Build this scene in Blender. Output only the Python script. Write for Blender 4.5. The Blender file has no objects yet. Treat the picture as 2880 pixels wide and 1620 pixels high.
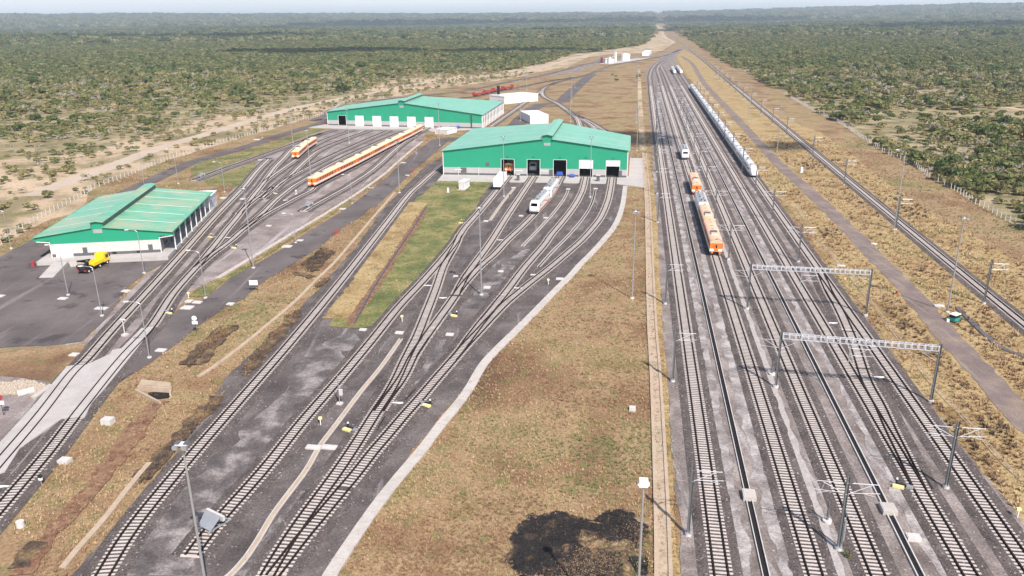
import bpy, math, random
import numpy as np
from mathutils import Vector, Matrix
from mathutils import noise as mn
R=math.radians
random.seed(7); rng=np.random.default_rng(7)
SC=bpy.context.scene; COL=SC.collection
# ------------------------------------------------------------------ camera, sky, sun, exposure
FPX=2212.; CH=58.; ROLL=R(.6); YH=47.
PITCH=math.atan((810-YH)/FPX)
cd=bpy.data.cameras.new('camera'); cam=bpy.data.objects.new('camera',cd); COL.objects.link(cam); SC.camera=cam
cd.sensor_width=36; cd.lens=36*FPX/2880; cd.clip_start=1; cd.clip_end=60000
cam.location=(0,0,CH)
cam.matrix_world=Matrix.Translation((0,0,CH))@Matrix.Rotation(R(90)-PITCH,4,'X')@Matrix.Rotation(-ROLL,4,'Z')
SC.render.resolution_x=1024; SC.render.resolution_y=576
W=bpy.data.worlds.new('World'); SC.world=W; W.use_nodes=True
nt=W.node_tree; bg=nt.nodes['Background']; sky=nt.nodes.new('ShaderNodeTexSky')
SUN_EL=47; SUN_AZ=156   # azimuth clockwise from +Y
sky.sky_type='NISHITA'; sky.sun_disc=False; sky.sun_elevation=R(SUN_EL); sky.sun_rotation=R(SUN_AZ)
sky.air_density=1.0; sky.dust_density=1.6; sky.ozone_density=1.6; sky.altitude=60
# pale haze band low over the whole horizon, the same in every direction
tcs=nt.nodes.new('ShaderNodeTexCoord'); sx_=nt.nodes.new('ShaderNodeSeparateXYZ'); nt.links.new(tcs.outputs['Generated'],sx_.inputs[0])
mr=nt.nodes.new('ShaderNodeMapRange'); mr.interpolation_type='SMOOTHSTEP'; mr.inputs['From Min'].default_value=-.02; mr.inputs['From Max'].default_value=.22; mr.inputs['To Min'].default_value=.88; mr.inputs['To Max'].default_value=0.; nt.links.new(sx_.outputs['Z'],mr.inputs['Value'])
mxs=nt.nodes.new('ShaderNodeMix'); mxs.data_type='RGBA'; mxs.clamp_result=False; nt.links.new(mr.outputs[0],mxs.inputs[0]); nt.links.new(sky.outputs[0],mxs.inputs[6]); mxs.inputs[7].default_value=(6.3,6.75,7.3,1)
nt.links.new(mxs.outputs[2],bg.inputs[0]); bg.inputs[1].default_value=.12
sl=bpy.data.lights.new('sun','SUN'); sl.energy=4.6; sl.angle=R(.53); sl.color=(1,.935,.86)
so=bpy.data.objects.new('sun',sl); COL.objects.link(so)
sdir=Vector((math.sin(R(SUN_AZ))*math.cos(R(SUN_EL)),math.cos(R(SUN_AZ))*math.cos(R(SUN_EL)),math.sin(R(SUN_EL))))
so.rotation_euler=sdir.to_track_quat('Z','Y').to_euler(); so.location=(0,0,200)
SC.view_settings.view_transform='Standard'; SC.view_settings.look='None'; SC.view_settings.exposure=.45; SC.view_settings.gamma=1
try: SC.view_settings.use_curve_mapping=False
except Exception: pass
SC.render.engine='CYCLES'; SC.cycles.max_bounces=6; SC.cycles.volume_bounces=1
# ------------------------------------------------------------------ survey: photo marks -> metres on the ground
c_,s_=math.cos(PITCH),math.sin(PITCH); cr,sr=math.cos(ROLL),math.sin(ROLL)
FR={'A':(480,480,4.025),'B':(560,320,4.025),'C':(720,960,4.025),'D':(640,1260,4.025),'E':(1000,680,4.025),'F':(1300,180,4.025),'g':(0,1000,4.025),'H':(2480,760,6.44),'I':(2200,640,4.025),'J':(1640,120,4.044),'Z1':(0,600,4.025),'Z2':(1200,400,4.025),'Z3':(1880,360,3.622),'Z4':(840,240,4.025),'K':(1560,0,4.025),'f':(0,0,.8944),'n':(0,0,1)}
for i in range(3):
    for j in range(3): FR['%d%d'%(i,j)]=(960*i,540*j,2.6833)
def px(k,x,y):
    a,b,s=FR[k]; return a+x/s,b+y/s
def G(k,x,y,z=0.):
    X,Y=px(k,x,y); u=(X-1440)/FPX; v=(Y-810)/FPX
    u,v=u*cr-v*sr,u*sr+v*cr
    d=(u,c_-v*s_,-s_-v*c_); t=(CH-z)/-d[2]
    return (d[0]*t,d[1]*t)
def proj(X,Y,Z):
    Z=Z-CH; dep=Y*c_-Z*s_; up=Y*s_+Z*c_
    u=X/dep; v=-up/dep
    u,v=u*cr+v*sr,-u*sr+v*cr
    return 1440+FPX*u,810+FPX*v
def height(b,k2,x2,y2):
    ty=px(k2,x2,y2)[1]; lo,hi=0,60
    for _ in range(30):
        m=(lo+hi)/2
        if proj(b[0],b[1],m)[1]>ty: lo=m
        else: hi=m
    return lo
def PL(s,z=0.):
    """'A 1,2 3,4 B 5,6' -> list of ground points"""
    out=[];k=None
    for w in s.split():
        if ',' in w: x,y=w.split(','); out.append(G(k,float(x),float(y),z))
        else: k=w
    return out
# ------------------------------------------------------------------ object helpers
def props(o,label=None,cat=None,group=None,kind=None):
    if label: o['label']=label
    if cat: o['category']=cat
    if group: o['group']=group
    if kind: o['kind']=kind
    return o
def thing(name,label,cat,loc=(0,0,0),rot=0.,group=None):
    o=bpy.data.objects.new(name,None); COL.objects.link(o); o.empty_display_size=.5
    o.location=loc if len(loc)==3 else (loc[0],loc[1],0); o.rotation_euler=(0,0,rot)
    return props(o,label,cat,group)
class MB:
    def __init__(s): s.v=[];s.f=[];s.m=[];s.mats=[]
    def mi(s,m):
        if m is None: return 0
        if m not in s.mats: s.mats.append(m)
        return s.mats.index(m)
    def add(s,vs,fs,m=None):
        b=len(s.v); s.v+=vs; i=s.mi(m)
        for f in fs: s.f.append(tuple(b+q for q in f)); s.m.append(i)
        return s
    def box(s,x0,y0,z0,x1,y1,z1,m=None,taper=0.):
        t=taper
        return s.add([(x0,y0,z0),(x1,y0,z0),(x1,y1,z0),(x0,y1,z0),(x0+t,y0+t,z1),(x1-t,y0+t,z1),(x1-t,y1-t,z1),(x0+t,y1-t,z1)],
            [(0,3,2,1),(4,5,6,7),(0,1,5,4),(1,2,6,5),(2,3,7,6),(3,0,4,7)],m)
    def tube(s,p,q,r,m=None,n=6,r2=None):
        p=Vector(p);q=Vector(q);d=q-p
        if d.length<1e-6: return s
        a=d.orthogonal().normalized();b=d.normalized().cross(a); r2=r if r2 is None else r2
        vs=[];
        for c,rr in ((p,r),(q,r2)):
            for i in range(n):
                t=2*math.pi*i/n; w=c+a*math.cos(t)*rr+b*math.sin(t)*rr; vs.append(tuple(w))
        fs=[(i,(i+1)%n,n+(i+1)%n,n+i) for i in range(n)]+[tuple(range(n))[::-1],tuple(range(n,2*n))]
        return s.add(vs,fs,m)
    def prism(s,poly,z0,z1,m=None):
        n=len(poly)
        ar=sum(poly[i][0]*poly[(i+1)%n][1]-poly[(i+1)%n][0]*poly[i][1] for i in range(n))
        if ar<0: poly=poly[::-1]
        vs=[(x,y,z0) for x,y in poly]+[(x,y,z1) for x,y in poly]
        return s.add(vs,[tuple(range(n))[::-1],tuple(range(n,2*n))]+[(i,(i+1)%n,n+(i+1)%n,n+i) for i in range(n)],m)
    def loft(s,secs,m=None,cap=True):
        n=len(secs[0]); vs=[tuple(p) for q in secs for p in q]; fs=[]
        for k in range(len(secs)-1):
            for i in range(n): fs.append((k*n+i,k*n+(i+1)%n,(k+1)*n+(i+1)%n,(k+1)*n+i))
        if cap: fs+= [tuple(range(n))[::-1],tuple(range((len(secs)-1)*n,len(secs)*n))]
        return s.add(vs,fs,m)
    def mesh(s,name,m=None):
        me=bpy.data.meshes.new(name); me.from_pydata(s.v,[],s.f)
        for q in (s.mats or ([m] if m else [])): me.materials.append(q)
        if s.mats and len(s.mats)>1: me.polygons.foreach_set('material_index',s.m)
        me.update(); return me
    def build(s,name,m=None,parent=None,smooth=False):
        me=s.mesh(name,m)
        if smooth: me.polygons.foreach_set('use_smooth',[True]*len(me.polygons))
        return link(name,me,parent)
def link(name,me,parent=None,loc=None,rot=None):
    o=bpy.data.objects.new(name,me); COL.objects.link(o)
    if parent: o.parent=parent
    if loc: o.location=loc
    if rot is not None: o.rotation_euler=(0,0,rot)
    return o
def copy_tree(o,parent=None):
    c=o.copy(); COL.objects.link(c); c.parent=parent
    for ch in o.children: copy_tree(ch,c)
    return c
def place(o,loc,rot,label,group=None):
    o.location=loc if len(loc)==3 else (loc[0],loc[1],0); o.rotation_euler=(0,0,rot); o['label']=label
    if group: o['group']=group
    return o
ORD=['first','second','third','fourth','fifth','sixth','seventh','eighth','ninth','tenth','eleventh','twelfth','thirteenth','fourteenth','fifteenth','sixteenth','seventeenth','eighteenth']
# ------------------------------------------------------------------ materials
def lin(h):
    h=h.lstrip('#'); o=[]
    for i in (0,2,4):
        c=int(h[i:i+2],16)/255; o.append(c/12.92 if c<=.04045 else ((c+.055)/1.055)**2.4)
    return tuple(o)+(1,)
def col(c): return lin(c) if isinstance(c,str) else tuple(c)+(1,)
def nodes(name,rough=.8,metal=0.,spec=.3):
    m=bpy.data.materials.new(name); m.use_nodes=True; t=m.node_tree; b=t.nodes['Principled BSDF']
    b.inputs['Roughness'].default_value=rough; b.inputs['Metallic'].default_value=metal
    b.inputs['Specular IOR Level'].default_value=spec
    return m,t,b
def noise(t,vec,scale,detail=4,rough=.55,dist=0):
    n=t.nodes.new('ShaderNodeTexNoise'); n.inputs['Scale'].default_value=scale; n.inputs['Detail'].default_value=detail; n.inputs['Roughness'].default_value=rough; n.inputs['Distortion'].default_value=dist
    t.links.new(vec,n.inputs['Vector']); return n.outputs['Fac']
def ramp(t,fac,stops):
    r=t.nodes.new('ShaderNodeValToRGB'); e=r.color_ramp.elements
    while len(e)<len(stops): e.new(.5)
    for i,(p,c) in enumerate(stops): e[i].position=p; e[i].color=col(c)
    t.links.new(fac,r.inputs[0]); return r.outputs[0]
def mix(t,f,a,b,mode='MIX'):
    m=t.nodes.new('ShaderNodeMix'); m.data_type='RGBA'; m.blend_type=mode; m.clamp_result=False
    for s,v in ((m.inputs[0],f),(m.inputs[6],a),(m.inputs[7],b)):
        if hasattr(v,'is_output'): t.links.new(v,s)
        elif isinstance(v,(int,float)): s.default_value=v
        else: s.default_value=col(v)
    return m.outputs[2]
def bump(t,b,h,strength,dist):
    n=t.nodes.new('ShaderNodeBump'); n.inputs['Strength'].default_value=strength; n.inputs['Distance'].default_value=dist
    t.links.new(h,n.inputs['Height']); t.links.new(n.outputs[0],b.inputs['Normal'])
def wpos(t):
    return t.nodes.new('ShaderNodeNewGeometry').outputs['Position']
def scaled(t,vec,s,rz=0.):
    m=t.nodes.new('ShaderNodeMapping'); m.inputs['Scale'].default_value=s; m.inputs['Rotation'].default_value=(0,0,rz); t.links.new(vec,m.inputs[0]); return m.outputs[0]
def ground(name,big,bs,fine,fs,speck=None,streak=None,bmp=.6,bd=.05,mid=None,rough=.95):
    """big: colour stops of the large mottling; fine: brightness range of the grain; speck: pale stones; streak: (colour,dir,scale,lo,hi)"""
    m,t,b=nodes(name,rough,0,.15); p=wpos(t)
    c=ramp(t,noise(t,p,bs,6,.6,.4),big)
    if mid: c=mix(t,ramp(t,noise(t,p,mid[1],5,.65),[(mid[2],(0,0,0)),(mid[3],(1,1,1))]),c,mid[0])
    if streak:
        q=scaled(t,p,(streak[2],streak[2]*.06,1),streak[1])
        c=mix(t,ramp(t,noise(t,q,1.,4,.6,.2),[(streak[3],(0,0,0)),(streak[4],(1,1,1))]),c,streak[0])
    f=noise(t,p,fs,3,.7)
    c=mix(t,1.,c,ramp(t,f,[(.3,(fine[0],)*3),(.7,(fine[1],)*3)]),'MULTIPLY')
    if speck:
        v=t.nodes.new('ShaderNodeTexVoronoi'); v.inputs['Scale'].default_value=speck[1]; t.links.new(p,v.inputs['Vector'])
        sp=t.nodes.new('ShaderNodeSeparateColor'); t.links.new(v.outputs['Color'],sp.inputs[0])
        c=mix(t,ramp(t,sp.outputs[0],[(speck[2],(0,0,0)),(speck[2]+.02,(1,1,1))]),c,speck[0])
    t.links.new(c,b.inputs['Base Color']); bump(t,b,f,bmp,bd); return m
def plain(name,c,rough=.6,metal=0.,var=.12,vs=.7,spec=.4,dirt=None,streaks=None):
    m,t,b=nodes(name,rough,metal,spec)
    tc=t.nodes.new('ShaderNodeTexCoord').outputs['Object']
    n=noise(t,tc,vs,5,.65)
    k=col(c); o=mix(t,1.,k[:3],ramp(t,n,[(.3,(1-var,)*3),(.7,(1+var,)*3)]),'MULTIPLY')
    if dirt: o=mix(t,ramp(t,noise(t,tc,dirt[1],6,.7,.5),[(dirt[2],(0,0,0)),(dirt[2]+.2,(1,1,1))]),o,dirt[0])
    if streaks:
        q=scaled(t,tc,streaks[1]); o=mix(t,ramp(t,noise(t,q,1.,5,.7),[(streaks[2],(0,0,0)),(streaks[2]+.22,(1,1,1))]),o,streaks[0])
        w=t.nodes.new('ShaderNodeTexWave'); w.bands_direction=streaks[3]; w.inputs['Scale'].default_value=streaks[4]; t.links.new(tc,w.inputs['Vector'])
        o=mix(t,1.,o,ramp(t,w.outputs['Fac'],[(.0,(.86,)*3),(.12,(1.03,)*3)]),'MULTIPLY')
    t.links.new(o,b.inputs['Base Color']); return m
NR=R(9.5)  # tracks' heading
M={}
M['terrain']=ground('dry_scrub_ground',[(.3,(.17,.14,.07)),(.47,(.27,.215,.12)),(.6,(.38,.30,.19)),(.75,(.16,.155,.07))],.035,(.75,1.25),1.3,mid=((.10,.115,.045),.12,.48,.66),bd=.2)
M['far']=ground('far_bush_ground',[(.3,(.07,.085,.04)),(.5,(.12,.125,.06)),(.62,(.19,.175,.09)),(.72,(.25,.21,.13))],.006,(.55,1.35),.05,mid=((.05,.065,.03),.03,.45,.6),bmp=1.,bd=4.)
M['grass']=ground('dry_grass',[(.30,(.12,.066,.042)),(.42,(.235,.142,.08)),(.53,(.33,.228,.13)),(.63,(.235,.18,.085)),(.76,(.12,.122,.05))],.045,(.6,1.3),2.2,mid=((.16,.165,.06),.35,.52,.7),bd=.12)
M['grass_tan']=ground('straw_coloured_grass',[(.28,(.20,.125,.055)),(.45,(.34,.24,.115)),(.6,(.41,.30,.155)),(.75,(.26,.21,.09))],.11,(.6,1.3),2.,mid=((.15,.10,.05),.28,.55,.72),bd=.15)
M['green']=ground('green_grass',[(.34,(.10,.12,.045)),(.48,(.18,.175,.07)),(.6,(.27,.225,.10)),(.72,(.33,.24,.125))],.09,(.6,1.3),2.4,mid=((.09,.13,.035),.3,.5,.66),bd=.12)
M['burnt']=ground('burnt_grass',[(.35,(.016,.015,.016)),(.54,(.030,.027,.027)),(.62,(.08,.055,.04)),(.7,(.26,.17,.095))],.42,(.4,1.6),2.6,bd=.15)
M['singe']=ground('singed_grass_soil',[(.36,(.05,.038,.032)),(.48,(.13,.085,.055)),(.58,(.27,.19,.11)),(.7,(.30,.22,.12))],.55,(.5,1.5),2.6,bd=.12)
M['scorch']=ground('scorched_soil',[(.3,(.05,.036,.03)),(.48,(.09,.062,.045)),(.6,(.17,.115,.065)),(.75,(.26,.19,.09))],.4,(.5,1.5),2.6,bd=.15)
M['soil']=ground('red_soil',[(.3,(.12,.065,.045)),(.48,(.21,.11,.07)),(.6,(.26,.165,.10)),(.7,(.12,.08,.065))],.7,(.55,1.4),3.,bd=.08)
M['sand']=ground('pale_sand',[(.3,(.18,.155,.08)),(.40,(.27,.21,.125)),(.47,(.44,.33,.22)),(.66,(.53,.40,.285)),(.8,(.26,.20,.11))],.022,(.75,1.2),.9,mid=((.19,.165,.075),.08,.5,.66),bd=.15)
M['sandroad']=ground('sand_road_dirt',[(.3,(.40,.31,.24)),(.6,(.47,.38,.30)),(.8,(.40,.30,.2))],.05,(.88,1.1),1.2,bd=.04)
M['yard']=ground('dusty_yard_gravel',[(.3,(.13,.105,.095)),(.5,(.21,.175,.16)),(.7,(.34,.29,.265))],.16,(.6,1.35),3.4,speck=((.40,.37,.36),5.,.985),streak=((.40,.365,.36),-NR,.55,.56,.74),bd=.05)
M['yardmid']=ground('workshop_yard_gravel',[(.3,(.072,.060,.058)),(.5,(.115,.097,.092)),(.7,(.19,.162,.153))],.12,(.6,1.35),3.4,speck=((.34,.31,.31),5.,.985),streak=((.33,.30,.30),-R(-33),.45,.60,.76),bd=.05)
M['yardleft']=ground('depot_yard_gravel',[(.3,(.16,.13,.12)),(.5,(.245,.203,.19)),(.7,(.35,.30,.28))],.12,(.65,1.3),3.4,speck=((.4,.37,.36),5.,.985),streak=((.42,.38,.37),-R(-22),.4,.56,.74),bd=.05)
M['ballast']=ground('grey_ballast_stone',[(.3,(.072,.059,.055)),(.6,(.12,.099,.092)),(.75,(.165,.137,.125))],.3,(.35,1.65),4.5,speck=((.36,.33,.33),6.,.97),bmp=1.,bd=.09)
M['asphalt']=ground('worn_asphalt',[(.3,(.095,.08,.079)),(.5,(.13,.11,.107)),(.7,(.17,.145,.138))],.06,(.8,1.2),5.,mid=((.07,.06,.06),.14,.56,.66),streak=((.20,.17,.16),-R(40),.3,.6,.72),bd=.01)
M['gravelroad']=ground('gravel_road',[(.3,(.15,.115,.105)),(.5,(.20,.155,.14)),(.7,(.29,.22,.165))],.15,(.75,1.2),4.,streak=((.30,.25,.22),-R(15),.9,.55,.7),bd=.03)
M['conc']=ground('poured_concrete',[(.3,(.38,.35,.33)),(.6,(.46,.425,.405)),(.8,(.33,.30,.285))],.25,(.92,1.06),2.5,bd=.01,mid=((.33,.30,.29),.6,.62,.75))
M['gut']=ground('pale_drain_concrete',[(.3,(.41,.375,.345)),(.6,(.50,.455,.42)),(.8,(.33,.28,.245))],.4,(.9,1.08),3.,bd=.01)
M['dirtyconc']=ground('sandy_drain_concrete',[(.3,(.38,.29,.21)),(.6,(.46,.36,.27)),(.8,(.33,.25,.18))],.3,(.85,1.1),3.,bd=.02)
M['sleeper']=ground('sleeper_concrete',[(.3,(.43,.375,.345)),(.55,(.55,.49,.455)),(.8,(.44,.37,.32))],.8,(.9,1.08),6.,bd=.01)
M['rail']=plain('dark_rusty_rail',(.022,.014,.013),.75,0,.25,2.,.2)
M['raildark']=plain('switch_rail_steel',(.028,.014,.014),.7,0,.25,2.,.2)
M['drainshade']=plain('drain_bed_painted_shade',(.012,.010,.010),.9)  # near-black bed: the shade of a deep channel put into the colour
M['steel']=plain('galvanised_steel',(.42,.42,.43),.45,.5,.1)
M['mast']=plain('grey_mast_steel',(.22,.23,.24),.5,.6,.12)
M['arm']=plain('pale_bracket_tube',(.62,.62,.64),.4,.3,.05)
M['white']=plain('white_paint',(.78,.76,.75),.5,0,.05,.8)
M['whitedirty']=plain('weathered_white_concrete',(.54,.51,.485),.85,0,.12,1.2,dirt=((.38,.34,.31),1.1,.62))
M['offwhite']=plain('shed_grey_cladding',(.41,.39,.385),.6,0,.06,.6)
M['plinth']=plain('dark_grey_plinth',(.105,.105,.115),.85,0,.15)
M['greenwall']=plain('green_cladding',(.020,.29,.165),.45,0,.05,.25)
M['greenroof']=plain('green_roof_sheet',(.15,.44,.30),.36,.0,.12,.2,.6,dirt=((.25,.46,.34),.09,.5),streaks=((.30,.44,.33),(.03,.5,1),.52,'Y',.16))
M['greenroofw']=plain('green_roof_sheet_dusty',(.13,.41,.26),.40,.0,.12,.2,.6,dirt=((.36,.40,.25),.11,.46),streaks=((.36,.42,.28),(.05,.7,1),.5,'Y',.2))
M['skyl']=plain('translucent_skylight_sheet',(.74,.84,.77),.4)
M['louvre']=plain('grey_louvre',(.33,.33,.34),.6)
M['shutter']=plain('white_roller_shutter',(.80,.79,.785),.5,0,.03)
M['inside']=plain('dim_workshop_lining',(.05,.05,.05),.9)
M['orange']=plain('orange_coach_paint',(.74,.19,.03),.45,0,.05)
M['cream']=plain('coach_roof_sun_cream',(.78,.62,.40),.5,0,.05)  # roof tone with the sun's reflection on the long train painted in
M['salmon']=plain('coach_roof_sun_salmon',(.74,.46,.31),.5,0,.05)  # near coaches' roof: differs from cream by sun reflection, put into the colour
M['trainwhite']=plain('train_white',(.78,.77,.77),.35,0,.04)
M['traingrey']=plain('train_roof_grey',(.34,.35,.36),.5)
M['dark']=plain('dark_equipment',(.05,.05,.055),.6)
M['glass']=plain('dark_window_glass',(.02,.022,.026),.12,0,.02,1.,.6)
M['swoosh']=plain('orange_brown_swoosh',(.62,.24,.10),.4)
M['red']=plain('red_enamel',(.36,.04,.04),.55)
M['maroon']=plain('maroon_tank_paint',(.27,.055,.06),.5)
M['yellow']=plain('yellow_lorry_paint',(.85,.56,.02),.4,0,.04)
M['paleyellow']=plain('pale_yellow_cover',(.78,.66,.30),.5)
M['black']=plain('black_rubber',(.018,.018,.02),.75)
M['blue']=plain('blue_plastic',(.03,.09,.42),.45)
M['teal']=plain('teal_paint',(.03,.26,.21),.5)
M['timber']=plain('weathered_timber',(.18,.12,.08),.85)
M['bark']=plain('grey_brown_bark',(.15,.115,.085),.9)
M['post']=plain('concrete_post',(.50,.47,.44),.9)
M['stone']=plain('rubble_stone',(.42,.36,.29),.9,0,.3,3.)
def leafmat(name,c1,c2,c3):
    m,t,b=nodes(name,.75,0,.15); oi=t.nodes.new('ShaderNodeObjectInfo')
    c=ramp(t,oi.outputs['Random'],[(0,c1),(.5,c2),(1,c3)])
    n=noise(t,wpos(t),.9,2,.6); c=mix(t,1.,c,ramp(t,n,[(.3,(.65,)*3),(.7,(1.4,)*3)]),'MULTIPLY')
    n2=noise(t,wpos(t),.018,4,.6); c=mix(t,ramp(t,n2,[(.42,(0,0,0)),(.7,(.75,)*3)]),c,(.215,.195,.085))
    t.links.new(c,b.inputs['Base Color'])
    tr=t.nodes.new('ShaderNodeBsdfTranslucent'); t.links.new(c,tr.inputs[0]); ad=t.nodes.new('ShaderNodeMixShader'); ad.inputs[0].default_value=.25
    t.links.new(b.outputs[0],ad.inputs[1]); t.links.new(tr.outputs[0],ad.inputs[2]); t.links.new(ad.outputs[0],t.nodes['Material Output'].inputs[0])
    return m
M['leafA']=leafmat('green_leaves',(.12,.155,.05),(.175,.195,.075),(.24,.235,.10))
M['leafB']=leafmat('olive_leaves',(.20,.19,.08),(.265,.235,.105),(.33,.275,.14))
M['leafC']=leafmat('grey_dry_twigs',(.38,.34,.28),(.42,.38,.31),(.30,.27,.21))
M['leafD']=leafmat('dark_leaves',(.055,.09,.028),(.08,.115,.038),(.11,.14,.05))
# ------------------------------------------------------------------ curves, strips, sheets
def catmull(P,ds=.6):
    P=[Vector(p) for p in P]
    if len(P)==2: out=[P[0],P[1]]
    else:
        Q=[2*P[0]-P[1]]+P+[2*P[-1]-P[-2]]; out=[]
        for i in range(1,len(Q)-2):
            a,b,c,d=Q[i-1:i+3]; n=max(2,int((c-b).length/1.5))
            t0=0;t1=t0+max(.01,(b-a).length)**.5;t2=t1+max(.01,(c-b).length)**.5;t3=t2+max(.01,(d-c).length)**.5
            for k in range(n):
                t=t1+(t2-t1)*k/n
                A1=a*((t1-t)/(t1-t0))+b*((t-t0)/(t1-t0));A2=b*((t2-t)/(t2-t1))+c*((t-t1)/(t2-t1));A3=c*((t3-t)/(t3-t2))+d*((t-t2)/(t3-t2))
                B1=A1*((t2-t)/(t2-t0))+A2*((t-t0)/(t2-t0));B2=A2*((t3-t)/(t3-t1))+A3*((t-t1)/(t3-t1))
                out.append(B1*((t2-t)/(t2-t1))+B2*((t-t1)/(t2-t1)))
        out.append(P[-1])
    L=[0]
    for i in range(1,len(out)): L.append(L[-1]+(out[i]-out[i-1]).length)
    n=max(2,int(L[-1]/ds)); xs=np.interp(np.linspace(0,L[-1],n+1),L,[p.x for p in out]); ys=np.interp(np.linspace(0,L[-1],n+1),L,[p.y for p in out])
    return np.stack([xs,ys],1)
def smooth(P,it):
    P=P.copy()
    for _ in range(it): P[1:-1]=(P[:-2]+2*P[1:-1]+P[2:])/4
    return P
def norms(P):
    T=np.gradient(P,axis=0); T/=np.linalg.norm(T,axis=1)[:,None]+1e-9
    return T,np.stack([T[:,1],-T[:,0]],1)   # right-hand normal
def sweep(mb,P,prof,m=None,closed=True):
    """prof: list of (offset right, z)"""
    T,N=norms(P); n=len(prof); vs=[]
    for p,nn in zip(P,N):
        for o,z in prof: vs.append((p[0]+nn[0]*o,p[1]+nn[1]*o,z))
    fs=[]
    rg=n if closed else n-1
    for k in range(len(P)-1):
        for i in range(rg): fs.append((k*n+(i+1)%n,k*n+i,(k+1)*n+i,(k+1)*n+(i+1)%n))
    if closed: fs+=[tuple(range(n)),tuple(range((len(P)-1)*n,len(P)*n))[::-1]]
    return mb.add(vs,fs,m)
def fbm(x,y,s,seed=0): return mn.fractal(Vector((x*s+seed*17.3,y*s,seed*3.1)),1.,2.,4)
def jit_poly(pts,amp,step=1.5):
    out=[];n=len(pts)
    for i in range(n):
        a=Vector(pts[i]);b=Vector(pts[(i+1)%n]);L=(b-a).length;d=max((a.length+b.length)/2,1)
        k=min(400,max(1,int(L/max(step,step*d/150))))
        nn=Vector((b.y-a.y,a.x-b.x)).normalized() if L>0 else Vector((0,0))
        for j in range(k):
            p=a+(b-a)*(j/k); w=fbm(p.x,p.y,.12,1)*amp+fbm(p.x,p.y,.7,2)*amp*.5
            out.append(p+nn*w)
    return [(p.x,p.y) for p in out]
def sheet(name,pts,z,m,amp=0.,step=1.5,kind='structure',**kw):
    if amp: pts=jit_poly(pts,amp,step)
    n=len(pts); ar=sum(pts[i][0]*pts[(i+1)%n][1]-pts[(i+1)%n][0]*pts[i][1] for i in range(n))
    if ar<0: pts=pts[::-1]
    me=bpy.data.meshes.new(name); me.from_pydata([(x,y,z) for x,y in pts],[],[tuple(range(n))]); me.materials.append(m)
    return props(link(name,me),kind=kind,**kw)
def strip(name,P,w,z,m,amp=0.,kind='structure',ds=1.2,**kw):
    P=catmull(P,ds); T,N=norms(P); vs=[];fs=[]
    for i,(p,n) in enumerate(zip(P,N)):
        a=amp*fbm(p[0],p[1],.35,3); b=amp*fbm(p[0],p[1],.35,4)
        vs+=[(p[0]-n[0]*(w/2+a),p[1]-n[1]*(w/2+a),z),(p[0]+n[0]*(w/2+b),p[1]+n[1]*(w/2+b),z)]
    for i in range(len(P)-1): fs.append((2*i,2*i+1,2*i+3,2*i+2))
    me=bpy.data.meshes.new(name); me.from_pydata(vs,[],fs); me.materials.append(m)
    return props(link(name,me),kind=kind,**kw)
def inpoly(X,Y,poly):
    ins=np.zeros(X.shape,bool); n=len(poly)
    for i in range(n):
        x1,y1=poly[i];x2,y2=poly[(i+1)%n]
        if y1==y2: continue
        cnd=((y1>Y)!=(y2>Y))&(X<(x2-x1)*(Y-y1)/(y2-y1)+x1); ins^=cnd
    return ins
def seg_dist(X,Y,P):
    d=np.full(X.shape,1e9)
    for i in range(len(P)-1):
        a=np.array(P[i]);b=np.array(P[i+1]);v=b-a;t=np.clip(((X-a[0])*v[0]+(Y-a[1])*v[1])/(v@v+1e-9),0,1)
        d=np.minimum(d,np.hypot(X-a[0]-v[0]*t,Y-a[1]-v[1]*t))
    return d
def ext(P,d0,d1):
    P=[Vector(p) for p in P]
    if d0: P=[P[0]+(P[0]-P[1]).normalized()*d0]+P
    if d1: P=P+[P[-1]+(P[-1]-P[-2]).normalized()*d1]
    return [(p.x,p.y) for p in P]
# ------------------------------------------------------------------ terrain
def relief(X,Y):
    d=np.hypot(X,Y); az=np.degrees(np.arctan2(X,Y))
    k=np.clip((d-1300)/4000,0,1)
    u=9*np.sin(X/830+1.3)*np.cos(Y/1150)+6*np.sin((X+Y)/410)+3*np.sin(Y/230+X/530)
    rim=np.interp(az,[-60,-34,-25,-12,0,9,14,20,26,34,60],[55,58,62,26,24,12,14,40,62,66,60])
    r=np.clip((d-5500)/6000,0,1); r=r*r*(3-2*r)
    return k*u*.8-k*4+r*(58+rim)
radii=[0,20,60,120,200,300,420,560,720,900,1100,1300]+list(np.geomspace(1450,12500,46))
azs=np.radians(np.concatenate([np.arange(-180,-48,12),np.arange(-46,46.1,.6),np.arange(48,180,12)]))
vs=[];fs=[];mi=[]
for r in radii:
    for a in azs:
        x,y=r*math.sin(a),r*math.cos(a); vs.append((x,y,-.03 if r<1300 else float(relief(np.array(x),np.array(y)))))
na=len(azs)
for i in range(len(radii)-1):
    for j in range(na): 
        fs.append((i*na+j,(i+1)*na+j,(i+1)*na+(j+1)%na,i*na+(j+1)%na)); mi.append(0 if radii[i]<2300 else 1)
me=bpy.data.meshes.new('scrubland'); me.from_pydata(vs,[],fs); me.materials.append(M['terrain']); me.materials.append(M['far']); me.polygons.foreach_set('material_index',mi)
me.flip_normals() if me.polygons[na*5].normal.z<0 else None
props(link('scrubland_ground',me),kind='structure')
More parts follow.
